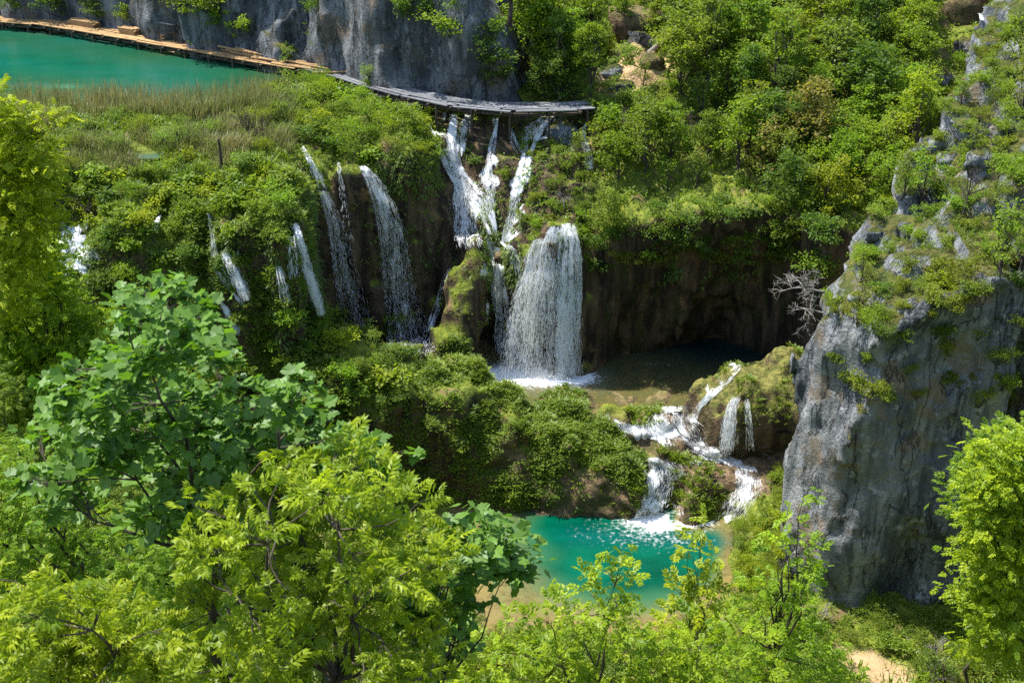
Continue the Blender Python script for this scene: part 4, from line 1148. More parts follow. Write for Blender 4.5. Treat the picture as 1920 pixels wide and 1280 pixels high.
# low leafy carpet that closes the gaps between the tufts
p, n = surf_sample(TER_V, TER_Q, 7000, r7, w_mound)
leaf_cover(p, n, r7, 7, .15, .16, M_LEAF, 'ground_cover', 'low leafy carpet over the mossy barrier', np.clip(.55+.8*vnoise(p[:, 0]*.7, p[:, 1]*.7, p[:, 2]*.7), 0, 1))
p, n = surf_sample(TER_V, TER_Q, 9000, r7, w_left)
leaf_cover(p, n, r7, 7, .16, .18, M_LEAF, 'ground_cover', 'low leafy carpet over the left wall and the falls', np.clip(.5+.8*vnoise(p[:, 0]*.7, p[:, 1]*.7, p[:, 2]*.7), 0, 1))
p, n = surf_sample(TER_V, TER_Q, 4500, r7, w_for)
leaf_cover(p, n, r7, 6, .22, .3, M_LEAF, 'ground_cover', 'leafy plants on the forest floor', np.clip(.5+.8*vnoise(p[:, 0]*.5, p[:, 1]*.5, p[:, 2]*.5), 0, 1))
# ------------------------------------------------------------------ plants: placing
TONES = {'dark green': (.62, .72, .85), 'fresh green': (1.10, 1.05, 1.1), 'bright green': (1.22, 1.25, .8), 'yellow-green': (1.7, 1.42, .6), 'olive green': (1.2, 1.0, .8), 'grey-green': (1.15, 1.15, 2.2), 'reddish-brown': (1.75, .98, 2.4), 'golden yellow': (3.0, 1.75, .5)}
PROTO = {}
def P_tree(key, *a, **k): PROTO[key] = tree_meshes(*a, **k)
P_tree('broad0', 1, 6.2, 2.3, per=26, ncl=110, size=.27)
P_tree('broad1', 2, 6.6, 2.5, per=24, ncl=120, size=.26, n=12)
P_tree('broad2', 3, 5.6, 2.6, per=26, ncl=120, size=.26, base=.25)
P_tree('tall0', 4, 8.0, 2.0, per=24, ncl=110, size=.25, slim=.8)
P_tree('tall1', 5, 8.6, 1.8, per=22, ncl=100, size=.25, slim=.8, base=.25)
P_tree('airy0', 6, 5.2, 1.7, per=13, ncl=60, size=.22)
P_tree('airy1', 7, 4.6, 1.6, per=12, ncl=55, size=.22, n=8)
P_tree('fine0', 8, 7.5, 2.7, per=10, ncl=230, size=.42, n=14, leaf=TWIG, base=.18, up=.9)
P_tree('fine1', 9, 7.8, 2.5, per=10, ncl=220, size=.40, n=13, leaf=TWIG, base=.15, up=.9)
P_tree('dense0', 10, 6.5, 1.9, per=46, ncl=130, size=.19, base=.12)
for i in range(3): PROTO['shrub%d' % i] = shrub_mesh(20+i, 1.4, 1.2, per=24, ncl=46, size=.17)
for i in range(2): PROTO['broadleaf%d' % i] = shrub_mesh(30+i, .8, .9, per=12, ncl=34, size=.27, up=1.4)
for i in range(2): PROTO['twiggy%d' % i] = shrub_mesh(40+i, 1.7, 1.3, per=34, ncl=50, size=.10, up=.1, leaf=KITE)
KIND = dict(broad='bushy tree', tall='tall slender tree', airy='airy young tree', fine='leafy tree', dense='dense tree', shrub='bush', broadleaf='broad-leaved plant', twiggy='feathery shrub')
NAMES8 = dict(shrub='bush', broadleaf='broad_leaved_plant', twiggy='feathery_shrub')
PLACED = []
r8 = np.random.default_rng(88)
def place(key, p, sc, tone, group, r=r8, label=None, tilt=0.0, jit=.14):
    cr, st = PROTO[key]
    base = ''.join(ch for ch in key if not ch.isdigit())
    istree = base in ('broad', 'tall', 'airy', 'fine', 'dense')
    root = bpy.data.objects.new('tree' if istree else NAMES8[base], None); COL.objects.link(root)
    root.location = p
    root.rotation_euler = (tilt*r.normal(), tilt*r.normal(), r.uniform(0, 6.283))
    s = sc*r.uniform(.94, 1.06)
    root.scale = (s*r.uniform(.9, 1.12), s*r.uniform(.9, 1.12), s*r.uniform(.9, 1.1))
    c = cr.copy(); COL.objects.link(c); c.parent = root
    t = st.copy(); COL.objects.link(t); t.parent = root
    tc = np.array(TONES[tone])*r.uniform(1-jit, 1+jit)*r.uniform(.94, 1.06, 3)
    c.color = (*tc, 1)
    hgt = cr.bound_box[6][2]*s
    u, v = proj(np.array(p)+np.array([0, 0, hgt*.6]))
    cat = 'tree' if istree else NAMES8[base].split('_')[-1]
    tag(root, label, cat, group)
    if label is None: PLACED.append((root, tone, KIND[base], float(u), float(v)))
    return root

def pick(r, d):
    k = list(d); w = np.array([d[q] for q in k], float); return k[r.choice(len(k), p=w/w.sum())]

# forest on the slope right of the falls
pts = []
tries = r8.uniform((0.5, 68.5), (37, 103), (9000, 2))
for x, y in tries:
    if len(pts) > 225: break
    md = 1.6 if y < 76 else 1.75
    if any((x-a)**2+(y-b)**2 < md*md for a, b in pts): continue
    p, n = drop(x, y)
    if p[2] < 14.5 or n[2] < .35: continue
    u, v = proj(p)
    if not (1000 < u < 1960 and -40 < v < 470): continue
    if sd_poly(CLEAR, np.array([x]), np.array([y]))[0] < .7: continue
    if sd_poly([(980, 190), (1125, 205), (1110, 300), (1130, 380), (1085, 445), (960, 470), (820, 330), (800, 200)], np.array([u]), np.array([v]))[0] < 0: continue
    # keep sight lines: clearing, and the rocky ridge of the grey cliff
    if 1105 < u < 1270 and 150 < v < 255 and r8.random() < .75: continue
    tv = proj(p+np.array([0, 0, 5.2]))[1]
    if 1118 < u < 1272 and v > 138 and tv < 152 and v < 300: continue
    if 1735 < u < 1860 and v < 160 and tv < 55: continue
    pts.append((x, y))
    onrock = sd_poly(RC_POLY, np.array([x]), np.array([y]))[0] < .5
    if onrock and r8.random() < .72: continue
    if onrock:
        place(pick(r8, dict(airy0=1, airy1=1, shrub0=3, shrub1=3, twiggy0=3)), p, r8.uniform(.45, .75), pick(r8, {'fresh green': 3, 'bright green': 3, 'olive green': 3, 'yellow-green': 1}), 'trees on the rocky ridge')
    elif v > 330:
        place(pick(r8, dict(broad0=3, broad2=4, shrub0=2, shrub2=2, airy0=1)), p-np.array([0, 0, .3]), r8.uniform(.45, .72), pick(r8, {'fresh green': 4, 'bright green': 4, 'dark green': 2, 'yellow-green': 1.5}), 'trees along the rim of the dark grotto')
    else:
        small = 1105 < u < 1275 and v < 260
        place(pick(r8, dict(broad0=3, broad1=3, broad2=3, tall0=3, tall1=3, airy0=2)), p-np.array([0, 0, .2]), r8.uniform(.52, .92)*(.55 if small else 1), pick(r8, {'fresh green': 5, 'bright green': 4, 'dark green': 3, 'olive green': 3, 'yellow-green': 1.5}), 'trees of the forest slope')
for u, v, key, sc, tone in [(1500, 320, 'broad1', .85, 'reddish-brown'), (1440, 350, 'airy0', .8, 'reddish-brown'), (1040, 195, 'dense0', .95, 'dark green'), (1010, 150, 'broad0', .9, 'fresh green'), (1065, 190, 'dense0', .7, 'dark green'), (990, 130, 'broad1', .9, 'bright green'), (960, 60, 'tall0', .9, 'fresh green'), (1030, 100, 'tall1', .8, 'fresh green'), (1130, 260, 'shrub0', 1.2, 'olive green'), (1145, 215, 'shrub1', 1.2, 'fresh green'),
        (1180, 120, 'shrub0', 1.0, 'grey-green'), (1205, 165, 'airy1', .42, 'fresh green'), (1140, 168, 'shrub1', .7, 'fresh green'), (1250, 172, 'shrub2', .8, 'bright green'), (1190, 200, 'shrub0', .9, 'fresh green'), (1225, 215, 'shrub1', 1.0, 'olive green'), (1160, 235, 'shrub2', 1.1, 'bright green'), (1205, 250, 'airy0', .55, 'fresh green'), (1245, 235, 'airy1', .5, 'olive green'), (1120, 100, 'broad2', .5, 'fresh green'), (1085, 130, 'broad0', .55, 'bright green'), (1230, 70, 'shrub1', 1.0, 'bright green')]:
    p, n, i = hit(u, v)
    if p is not None: place(key, p-np.array([0, 0, .1]), sc, tone, 'trees of the forest slope')
for u, v, key, sc, tone in [(1088, 404, 'shrub0', .5, 'bright green'), (1052, 398, 'shrub1', .42, 'fresh green'), (1028, 414, 'broadleaf0', .5, 'olive green'), (1012, 425, 'shrub2', .4, 'bright green'), (860, 216, 'broadleaf1', .5, 'fresh green'), (900, 217, 'shrub1', .6, 'dark green'), (948, 218, 'shrub0', .55, 'fresh green'), (892, 300, 'broadleaf0', .55, 'dark green'), (940, 330, 'shrub2', .45, 'olive green'), (986, 415, 'shrub1', .45, 'fresh green')]:
    p, n, i = hit(u, v)
    if p is not None: place(key, p-np.array([0, 0, .1]), sc, tone, 'bushes among the upper cascades')

def region(poly, spacing, nmax, kinds, tones, smin_, smax_, group, nmin=.1, seed=0, avoid=(), which=None):
    r = np.random.default_rng(500+seed)
    P = np.array(poly, float); got = []
    for _ in range(nmax*40):
        if len(got) >= nmax: break
        u, v = r.uniform(P[:, 0].min(), P[:, 0].max()), r.uniform(P[:, 1].min(), P[:, 1].max())
        if sd_poly(poly, np.array([u]), np.array([v]))[0] > 0: continue
        if any(sd_poly(a, np.array([u]), np.array([v]))[0] < 6 for a in avoid): continue
        p, n, i = hit(u, v)
        if p is None or n[2] < nmin: continue
        if any(np.sum((p-q)**2) < spacing**2 for q in got): continue
        if 18 < p[2] < LAKE_Z+.02 and sd_poly(LAKE_POLY, p[0:1], p[1:2])[0] < 0: continue
        got.append(p)
        place(pick(r, kinds), p-np.array([0, 0, .08]), r.uniform(smin_, smax_), pick(r, tones), group, r)

G1 = {'fresh green': 4, 'bright green': 4, 'yellow-green': 1.5, 'dark green': 1}
region([(520, 150), (600, 150), (700, 195), (800, 230), (835, 300), (700, 300), (560, 265), (500, 200)], 1.15, 46, dict(shrub0=3, shrub1=3, broadleaf0=2, twiggy0=2, twiggy1=1), G1, .55, 1.0, 'bushes on the ledge in front of the boardwalk', seed=1, avoid=[STREAMS[4]])
region([(100, 330), (540, 325), (570, 400), (540, 425), (400, 395), (250, 425), (130, 425), (90, 380)], 1.2, 50, dict(shrub0=2, shrub1=2, broadleaf0=4, broadleaf1=4, twiggy0=1), G1, .55, 1.0, 'bushes along the top of the mossy left wall', seed=2)
region([(180, 430), (540, 430), (600, 590), (500, 640), (380, 600), (200, 560)], 1.3, 34, dict(broadleaf0=4, broadleaf1=4, shrub0=2, shrub2=2), {'fresh green': 4, 'bright green': 3, 'dark green': 3}, .5, .9, 'bushes hanging on the mossy left wall', nmin=-.1, seed=3)
region([(90, 235), (500, 225), (520, 330), (120, 345)], 2.2, 20, dict(twiggy0=4, twiggy1=4, shrub0=1), {'grey-green': 5, 'olive green': 3}, .5, .9, 'bushes in the marsh', seed=4, avoid=[STR])
region([(500, 590), (740, 605), (780, 700), (740, 770), (640, 740), (520, 680)], 1.0, 26, dict(broadleaf0=3, shrub0=2, shrub1=2, shrub2=2, twiggy0=1), G1, .5, .9, 'bushes on the left end of the mossy barrier', nmin=-.2, seed=5)
region([(790, 670), (980, 720), (1180, 850), (1160, 890), (1000, 860), (850, 780)], 1.5, 9, dict(broadleaf0=1, shrub0=3, shrub1=3), {'fresh green': 2, 'olive green': 3, 'bright green': 2}, .28, .42, 'small bushes on the mossy barrier', nmin=-.2, seed=6)
region([(1500, 590), (1600, 530), (1650, 380), (1760, 150), (1920, 50), (1920, 540), (1840, 560), (1620, 620)], 1.25, 88, dict(shrub0=3, shrub1=3, shrub2=3, twiggy0=3, airy0=1, airy1=1), {'fresh green': 4, 'olive green': 4, 'bright green': 3, 'yellow-green': 1}, .4, .75, 'bushes on the grey cliff', nmin=.05, seed=7)
region([(1540, 600), (1680, 530), (1920, 490), (1920, 760), (1600, 760)], 1.2, 34, dict(shrub0=3, shrub1=3, twiggy0=3, shrub2=2), {'olive green': 4, 'fresh green': 4, 'dark green': 1}, .3, .7, 'small bushes clinging to the cliff face', nmin=-.3, seed=8)
region([(1385, 1000), (1430, 960), (1478, 850), (1470, 1130), (1385, 1150)], .7, 34, dict(shrub0=3, shrub1=3, twiggy0=3, twiggy1=3), {'olive green': 4, 'yellow-green': 3, 'fresh green': 3},   .35, .65, 'bushes on the bank between pool and cliff', seed=9)
region([(1480, 1150), (1920, 1150), (1920, 1280), (1480, 1280)], 1.0, 34, dict(shrub0=3, shrub1=3, twiggy0=2, broadleaf0=1), {'fresh green': 4, 'bright green': 3, 'dark green': 1}, .4, .8, 'bushes at the foot of the grey cliff', seed=10, avoid=[[(1535, 1185), (1580, 1200), (1640, 1222), (1700, 1262), (1710, 1330), (1600, 1330), (1590, 1265), (1560, 1225)]])
region([(1110, 440), (1400, 400), (1560, 380), (1570, 520), (1500, 500), (1250, 480), (1120, 510)], 1.15, 34, dict(shrub0=3, shrub1=3, broadleaf0=2), {'fresh green': 3, 'dark green': 3, 'olive green': 1}, .6, 1.0, 'bushes overhanging the dark grotto', nmin=-.8, seed=11)
region([(980, 260), (1090, 270), (1110, 400), (1050, 410), (1000, 380)], 1.1, 14, dict(shrub0=3, twiggy0=3, shrub2=2), {'olive green': 3, 'fresh green': 3}, .35, .65, 'bushes among the upper cascades', nmin=-.4, seed=12)
region([(890, 1200), (1480, 1195), (1480, 1280), (890, 1280)], 1.3, 20, dict(shrub0=3, shrub1=3, twiggy0=2), {'fresh green': 4, 'olive green': 2}, .6, 1.0, 'bushes on the near bank of the lower pool', seed=13)
for k, (u, v, key, sc, tone) in enumerate([(235, 22, 'shrub0', .9, 'bright green'), (345, 14, 'shrub1', 1.1, 'fresh green'), (385, 16, 'shrub2', 1.2, 'fresh green'), (412, 42, 'shrub0', 1.0, 'bright green'), (450, 62, 'shrub1', 1.0, 'bright green'), (598, 18, 'shrub2', .8, 'dark green'),
        (860, 40, 'airy0', .75, 'bright green'), (850, 66, 'shrub1', 1.1, 'bright green'), (920, 70, 'shrub0', 1.2, 'dark green'), (945, 120, 'shrub2', 1.2, 'dark green'), (930, 150, 'shrub1', .9, 'dark green'), (760, 20, 'shrub0', 1.2, 'dark green'), (800, 35, 'shrub2', 1.2, 'dark green'), (180, 20, 'shrub0', 1.2, 'dark green'), (110, 20, 'shrub1', 1.2, 'dark green'), (30, 18, 'broad2', .5, 'dark green'), (250, 40, 'shrub2', .8, 'olive green'), (540, 128, 'airy1', .45, 'bright green'), (690, 165, 'airy0', .42, 'bright green')]):
    p, n, i = hit(u, v)
    place(key, p-np.array([0, -.15, .25]), sc, tone, 'bushes on the lakeside cliff')

# trees of the left bank, nearer
pts = []
for x, y in r8.uniform((-40, 30), (-11, 61), (4000, 2)):
    if len(pts) > 46: break
    if any((x-a)**2+(y-b)**2 < 2.9**2 for a, b in pts): continue
    z = float(flat_height(np.array([x]), np.array([y]))[0])
    u, v = proj(np.array([x, y, z+5.5]))
    if not (-160 < u < 420 and 330 < v < 1250): continue
    if u > 175 and v < 640: continue
    # keep the far-left cascade and the wall in sight
    if 60 < u < 420 and v < 560: continue
    if z < 4: continue
    pts.append((x, y))
    place(pick(r8, dict(fine0=1, fine1=1)), (x, y, z-.3), r8.uniform(.7, .95), pick(r8, {'fresh green': 3, 'bright green': 4, 'yellow-green': 1.2}), 'leafy trees of the left bank')

# ------------------------------------------------------------------ near trees, built lobe by lobe
def near_tree(name, label, lobes, leaf, size, per, ncl, mat, base, color=(1, 1, 1), seed=0, group=None, trunk_r=.09, **kw):
    r = np.random.default_rng(900+seed)
    L = []
    for l in lobes:
        u, v, rad, y = l
        p = PY(u, v, y); dep = p[1]*CP-(p[2]-CAM_Z)*SP
        L.append((*p, rad*dep/F_PX))
    L = np.array(L)
    bx, by = base
    B = np.array([bx, by, float(flat_height(np.array([bx]), np.array([by]))[0])-.3])
    root = bpy.data.objects.new(name, None); COL.objects.link(root); root.location = B
    tag(root, label, 'tree', group)
    L[:, :3] -= B
    acc, cents = crown(L, r, per, ncl, size, leaf=leaf, **kw)
    c = acc.mesh('crown', mat, root); c.color = (*color, 1)
    wd = Acc()
    ctr = L[:, :3].mean(0); top = L[L[:, 2].argmax(), :3]
    fork = np.array([ctr[0]*.8, ctr[1], max(ctr[2]-1.6, ctr[2]*.55)])
    tr = limb(wd, (0, 0, 0), fork, trunk_r*1.2, trunk_r*.8, r, .04, 7, 8)
    order = np.argsort(L[:, 2])
    stems = [fork+(L[i, :3]-fork)*f for i, f in [(q, .8) for q in order[::max(1, len(order)//9)]]+[(order[-1], .8)]]
    nodes = list(tr[3:])
    for s in stems: nodes += list(limb(wd, fork, s, trunk_r*.55, trunk_r*.2, r, .06, 6, 6))
    for (x, y, z, q), cs in zip(L, cents):
        a = min(nodes, key=lambda n: np.linalg.norm(n-np.array([x, y, z]))+max(0, n[2]-z)*1.5)
        e = limb(wd, a, (x, y, z), trunk_r*.22, trunk_r*.09, r, .08)
        for cc in cs[:7]: limb(wd, e[3], cc, trunk_r*.085, trunk_r*.03, r, .1, 4, 4)
    wd.mesh('trunk', M_BARK, root, smooth=True)
    return root

def Y(y, L): return [(*l, y+.35*math.sin(i*2.4)) for i, l in enumerate(L)]
def rand_lobes(poly, n, r0, r1, y0, y1, seed, mind=22):
    r = np.random.default_rng(seed); P = np.array(poly, float); L = []
    for _ in range(n*60):
        if len(L) >= n: break
        u, v = r.uniform(P[:, 0].min(), P[:, 0].max()), r.uniform(P[:, 1].min(), P[:, 1].max())
        d = sd_poly(poly, np.array([u]), np.array([v]))[0]
        if d > -8: continue
        rad = min(r.uniform(r0, r1), max(r0*.6, -d*.9))
        if any((u-a)**2+(v-b)**2 < mind**2 for a, b, _, _ in L): continue
        L.append((u, v, rad, r.uniform(y0, y1)))
    return L
near_tree('maple_tree', 'large-leaved maple with dull dark green foliage, the biggest crown of the left foreground', rand_lobes(
    [(285, 495), (375, 505), (410, 600), (470, 680), (500, 630), (570, 690), (640, 760), (720, 825), (800, 845), (790, 885), (700, 905), (640, 940), (540, 970), (440, 990), (330, 1050), (200, 990), (90, 970), (10, 910), (50, 820), (50, 690), (150, 680), (180, 590), (235, 530)], 78, 26, 52, 9.2, 11.4, 41, 34),
    MAPLE, .108, 8, 640, M_MAPLE, (-2.9, 10.2), seed=1, up=.9, flat=.40, crad=.32, trunk_r=.05, shell=.45)
near_tree('maple_tree', 'single maple spray of big leaves reaching over the left edge of the lower pool', Y(10.6, [
    (890, 960, 30), (930, 1005, 50), (870, 1015, 50), (965, 1050, 40), (905, 1065, 55), (825, 1045, 45), (845, 1105, 38), (880, 1140, 28), (780, 1090, 45), (950, 1080, 30), (760, 1160, 55), (860, 1200, 40)]),
    MAPLE, .118, 7, 140, M_MAPLE, (-2.2, 11), seed=2, up=1.0, flat=.4, crad=.34, trunk_r=.028, shell=.5)
near_tree('ash_tree', 'yellow-green narrow-leaved tree filling the bottom left foreground below the maple', rand_lobes(
    [(570, 815), (640, 795), (700, 845), (770, 900), (840, 950), (860, 1060), (870, 1160), (840, 1300), (300, 1300), (320, 1150), (350, 1050), (320, 960), (410, 890), (500, 870)], 105, 22, 46, 7.8, 10.8, 43, 30),
    SPRAY, .20, 5, 640, M_LEAFY, (-1.3, 9), (1.0, 1.0, 1.0), seed=3, up=.35, flat=.4, crad=.30, trunk_r=.05, shell=.5)
near_tree('ash_tree', 'yellow-green narrow-leaved tree cut off by the bottom left corner of the picture', rand_lobes(
    [(-40, 1080), (60, 1080), (200, 1120), (330, 1170), (390, 1300), (-40, 1300)], 36, 24, 48, 6.9, 8.6, 44, 34),
    SPRAY, .19, 5, 270, M_LEAFY, (-2.7, 8), (1.05, 1.0, 1.0), seed=4, up=.35, flat=.4, crad=.30, trunk_r=.045, shell=.5)
near_tree('hornbeam_tree', 'fine-leaved green tree behind the bottom left foliage, at the left picture edge', Y(17, [
    (40, 900, 70), (120, 960, 80), (20, 1000, 80), (180, 1040, 90), (80, 1080, 90), (260, 1060, 80), (330, 1090, 80), (150, 1150, 80), (30, 1180, 70), (250, 1160, 80), (360, 1190, 80), (420, 1060, 60), (-30, 1080, 80), (-20, 930, 60)]),
    TWIG, .22, 8, 480, M_LEAF, (-5.6, 17.5), (1.15, 1.25, .9), seed=5, up=.9, flat=.45, crad=.34, trunk_r=.09, shell=.55)
near_tree('hornbeam_tree', 'bright sapling crown with a pointed top standing in front of the turquoise pool', Y(15, [
    (1160, 1035, 14), (1135, 1065, 26), (1165, 1080, 26), (1110, 1110, 38), (1150, 1120, 34), (1080, 1150, 45), (1020, 1160, 42), (1150, 1170, 38), (1060, 1215, 62), (1170, 1225, 62), (970, 1210, 48), (1250, 1215, 55), (1320, 1200, 50), (1390, 1235, 60), (1240, 1270, 65), (900, 1235, 55), (940, 1275, 60), (1050, 1275, 60), (1140, 1280, 60), (1340, 1275, 60)]),
    TWIG, .27, 3, 360, M_LEAFY, (1.2, 15.6), (1.0, 1.05, .8), seed=6, up=.9, flat=.5, crad=.22, trunk_r=.05, shell=.55)
near_tree('hornbeam_tree', 'slim yellow-leaved sapling in front of the right end of the turquoise pool', Y(17, [
    (1318, 985, 10), (1300, 1000, 14), (1290, 1035, 17), (1335, 1050, 17), (1310, 1080, 22), (1275, 1110, 20), (1350, 1090, 20), (1310, 1130, 26), (1280, 1160, 30), (1340, 1160, 30)]),
    TWIG, .27, 3, 95, M_LEAFY, (2.9, 17.4), (1.15, 1.05, .7), seed=7, up=.8, flat=.5, crad=.2, trunk_r=.03, shell=.5)
near_tree('hornbeam_tree', 'slender leafy sapling standing against the lower left edge of the grey cliff', Y(20, [
    (1508, 925, 12), (1490, 950, 18), (1480, 985, 20), (1505, 1030, 30), (1460, 1025, 28), (1520, 1045, 24), (1500, 1085, 32), (1450, 1085, 32), (1470, 1120, 38), (1530, 1100, 22), (1430, 1150, 40), (1500, 1160, 40), (1380, 1180, 45), (1440, 1210, 55), (1520, 1240, 55), (1450, 1270, 60), (1580, 1275, 45)]),
    TWIG, .27, 3, 270, M_LEAFY, (4.9, 20.5), (.85, 1.0, .8), seed=8, up=.9, flat=.5, crad=.22, trunk_r=.05, shell=.5)
near_tree('beech_tree', 'bright yellow-green layered tree at the right picture edge in front of the grey cliff', Y(33, [
    (1880, 830, 35), (1850, 880, 40), (1905, 880, 50), (1870, 930, 50), (1920, 950, 60), (1850, 980, 40), (1890, 1010, 55), (1840, 1050, 40), (1900, 1080, 60), (1830, 1110, 30), (1870, 1140, 50), (1930, 1150, 60), (1960, 1000, 70), (1960, 850, 60), (1850, 1190, 40), (1920, 1230, 55)]),
    TWIG, .42, 9, 560, M_LEAFY, (18.5, 34.5), (1.15, 1.15, .8), seed=9, up=1.3, flat=.22, crad=.62, trunk_r=.10, shell=.6)
near_tree('elm_tree', 'darker green leafy branch behind the bright tree at the right picture edge', Y(36, [
    (1885, 810, 22), (1860, 850, 32), (1830, 890, 30), (1815, 930, 28), (1820, 960, 24), (1900, 850, 40), (1870, 900, 40)]),
    TWIG, .44, 8, 130, M_LEAF, (18.8, 37), (1.0, 1.1, .9), seed=10, crad=.5, trunk_r=.07)
near_tree('beech_tree', 'golden yellow-green tree at the upper left picture edge beside the lake shore', Y(40, [
    (10, 215, 35), (40, 235, 28), (85, 215, 18), (110, 212, 12), (20, 260, 40), (70, 270, 22), (-10, 300, 60), (50, 310, 38), (85, 310, 22), (30, 350, 55), (80, 345, 24), (-20, 380, 60), (40, 400, 50), (70, 420, 35), (10, 450, 60), (-10, 180, 24), (40, 480, 50), (10, 540, 60)]),
    TWIG, .42, 9, 480, M_LEAFY, (-26, 41), (1.28, 1.15, .5), seed=11, up=1.1, flat=.30, crad=.55, trunk_r=.12, shell=.6)

near_tree('hazel_tree', 'bright green bushy tree with fine leaves below the far left cascade, left picture edge', Y(44, [
    (60, 500, 45), (20, 540, 55), (90, 560, 50), (50, 610, 60), (130, 600, 45), (110, 650, 55), (30, 680, 60), (160, 660, 40), (90, 710, 60), (150, 720, 50), (-20, 600, 60), (20, 750, 60), (190, 610, 30), (110, 520, 26), (200, 700, 40), (60, 450, 40), (90, 780, 60)]),
    TWIG, .44, 11, 620, M_LEAFY, (-18.2, 44.6), (1.0, 1.1, 1.0), seed=12, up=.9, flat=.5, crad=.5, trunk_r=.12, shell=.6)

# ------------------------------------------------------------------ labels that single each plant out
MARKS = [('the sandy clearing', 1200, 130), ("the boardwalk's right end", 1110, 197), ('the dark grotto', 1330, 560), ('the central lace waterfall', 1030, 560), ('the wooden shelter', 312, 55), ('the brown boulder', 1390, 750), ('the turquoise lower pool', 1150, 1040),
         ('the marsh stream', 262, 280), ('the widest left waterfall', 740, 470), ('the big-leaved maple', 330, 700), ('the top right corner', 1900, 20), ('the far left cascade', 140, 470), ('the sandy path', 1620, 1240), ('the deep cliff crack', 1840, 660), ('the dead white branches', 1500, 520), ('the thin bluish waterfall', 600, 340), ('the distant fall', 1800, 20), ('the mossy barrier', 950, 760), ('the upper white cascade', 870, 300)]
ORD = ['', 'second ', 'third ', 'fourth ', 'fifth ', 'sixth ', 'seventh ', 'eighth ', 'ninth ', 'tenth ', 'eleventh ', 'twelfth ']
def name_plants():
    bins = {}
    for it in PLACED:
        root, tone, kind, u, v = it
        m = min(MARKS, key=lambda q: math.hypot(q[1]-u, q[2]-v))
        a = math.degrees(math.atan2(m[2]-v, u-m[1])) % 360
        d = ['right of', 'up-right of', 'above', 'up-left of', 'left of', 'down-left of', 'below', 'down-right of'][int((a+22.5)//45) % 8]
        bins.setdefault((tone, kind, d, m[0]), []).append((math.hypot(m[1]-u, m[2]-v), root))
    for (tone, kind, d, m), L in bins.items():
        L.sort(key=lambda t: t[0])
        for i, (_, root) in enumerate(L):
            s = f'{tone} {kind} {d} {m}'
            if len(L) > 1: s += f', {ORD[min(i, 11)]}nearest to it'
            root['label'] = s
name_plants()
# ------------------------------------------------------------------ boardwalk, timber, shelter
r9 = np.random.default_rng(99)
BW_Z = 20.65
BWuv = [(-90, 27), (0, 36), (90, 43), (150, 52), (200, 61), (270, 72), (330, 83), (400, 95), (470, 108), (550, 121), (600, 128), (640, 138), (700, 157), (760, 173), (820, 186), (880, 195), (940, 200), (1000, 202), (1050, 201), (1110, 197)]
BW = np.array([PZ(u, v, BW_Z) for u, v in BWuv])
BL = np.r_[0, np.cumsum(np.linalg.norm(np.diff(BW, axis=0), axis=1))]
def bw(s):
    p = np.array([np.interp(s, BL, BW[:, k]) for k in range(3)])
    q = np.array([np.interp(min(s+.4, BL[-1]), BL, BW[:, k]) for k in range(3)])-np.array([np.interp(max(s-.4, 0), BL, BW[:, k]) for k in range(3)])
    t = q/np.linalg.norm(q); return p, t, np.array([-t[1], t[0], 0])
def s_at(u): return float(np.interp(u, [a for a, _ in BWuv], BL))

def box(acc, c, t, n, L, w, h, var=.5, z=np.array([0, 0, 1.])):
    V = np.array([c+t*(i*L/2)+n*(j*w/2)+z*(k*h/2) for i in (-1, 1) for j in (-1, 1) for k in (-1, 1)])
    F = np.array([(0, 1, 3, 2), (4, 6, 7, 5), (0, 4, 5, 1), (2, 3, 7, 6), (0, 2, 6, 4), (1, 5, 7, 3)])
    acc.add(V, F, np.full(8, var))

def empty(name, loc, label, cat, group=None):
    o = bpy.data.objects.new(name, None); COL.objects.link(o); o.location = loc
    return tag(o, label, cat, group)

bwr = empty('boardwalk', BW[0], 'long plank boardwalk running along the foot of the lakeside cliff, tan left and grey right', 'boardwalk')
def shift(acc, o): acc.v = [v-np.array(o) for v in acc.v]
tan, gry, sub = Acc(), Acc(), Acc()
split = s_at(562)  # deck turns grey where the cliff's shade begins; shade is in its colour
for row in range(7):
    off = (row-3)*.28; s = r9.uniform(-2, 0)
    while s < BL[-1]:
        L = r9.uniform(2.6, 4.2); a, b = max(s, 0), min(s+L, BL[-1])
        if b-a > .6:
            p, t, n = bw((a+b)/2)
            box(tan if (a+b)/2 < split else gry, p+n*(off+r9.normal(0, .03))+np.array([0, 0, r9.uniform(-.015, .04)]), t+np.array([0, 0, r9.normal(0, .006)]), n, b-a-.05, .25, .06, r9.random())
        s += L
for s in np.arange(.5, BL[-1], 1.6):
    p, t, n = bw(s); box(sub, p-np.array([0, 0, .12]), n, t, 2.3, .14, .14)
for off in (-.75, .75):
    for a in np.arange(0, BL[-1]-2, 2.0):
        p, t, n = bw(a+1); box(sub, p+n*off-np.array([0, 0, .25]), t, n, 2.05, .12, .16)
for ac in (tan, gry, sub): shift(ac, BW[0])
tan.mesh('tan_deck', M_PLANK, bwr)['label'] = 'tan planking of the sunlit stretch'
gry.mesh('grey_deck', M_GREYPL, bwr)['label'] = 'grey planking of the shaded stretch'
sub.mesh('crossbeams', M_DARKW, bwr)
for s in np.arange(1.0, BL[-1], 2.4):
    for off in (-.95, .95):
        p, t, n = bw(s); a = Acc(); q = p+n*off-BW[0]
        tube(a, [q+np.array([0, 0, -1.9]), q+np.array([0, 0, -.02])], [.085, .08], 6)
        a.mesh('post', M_DARKW, bwr, True)

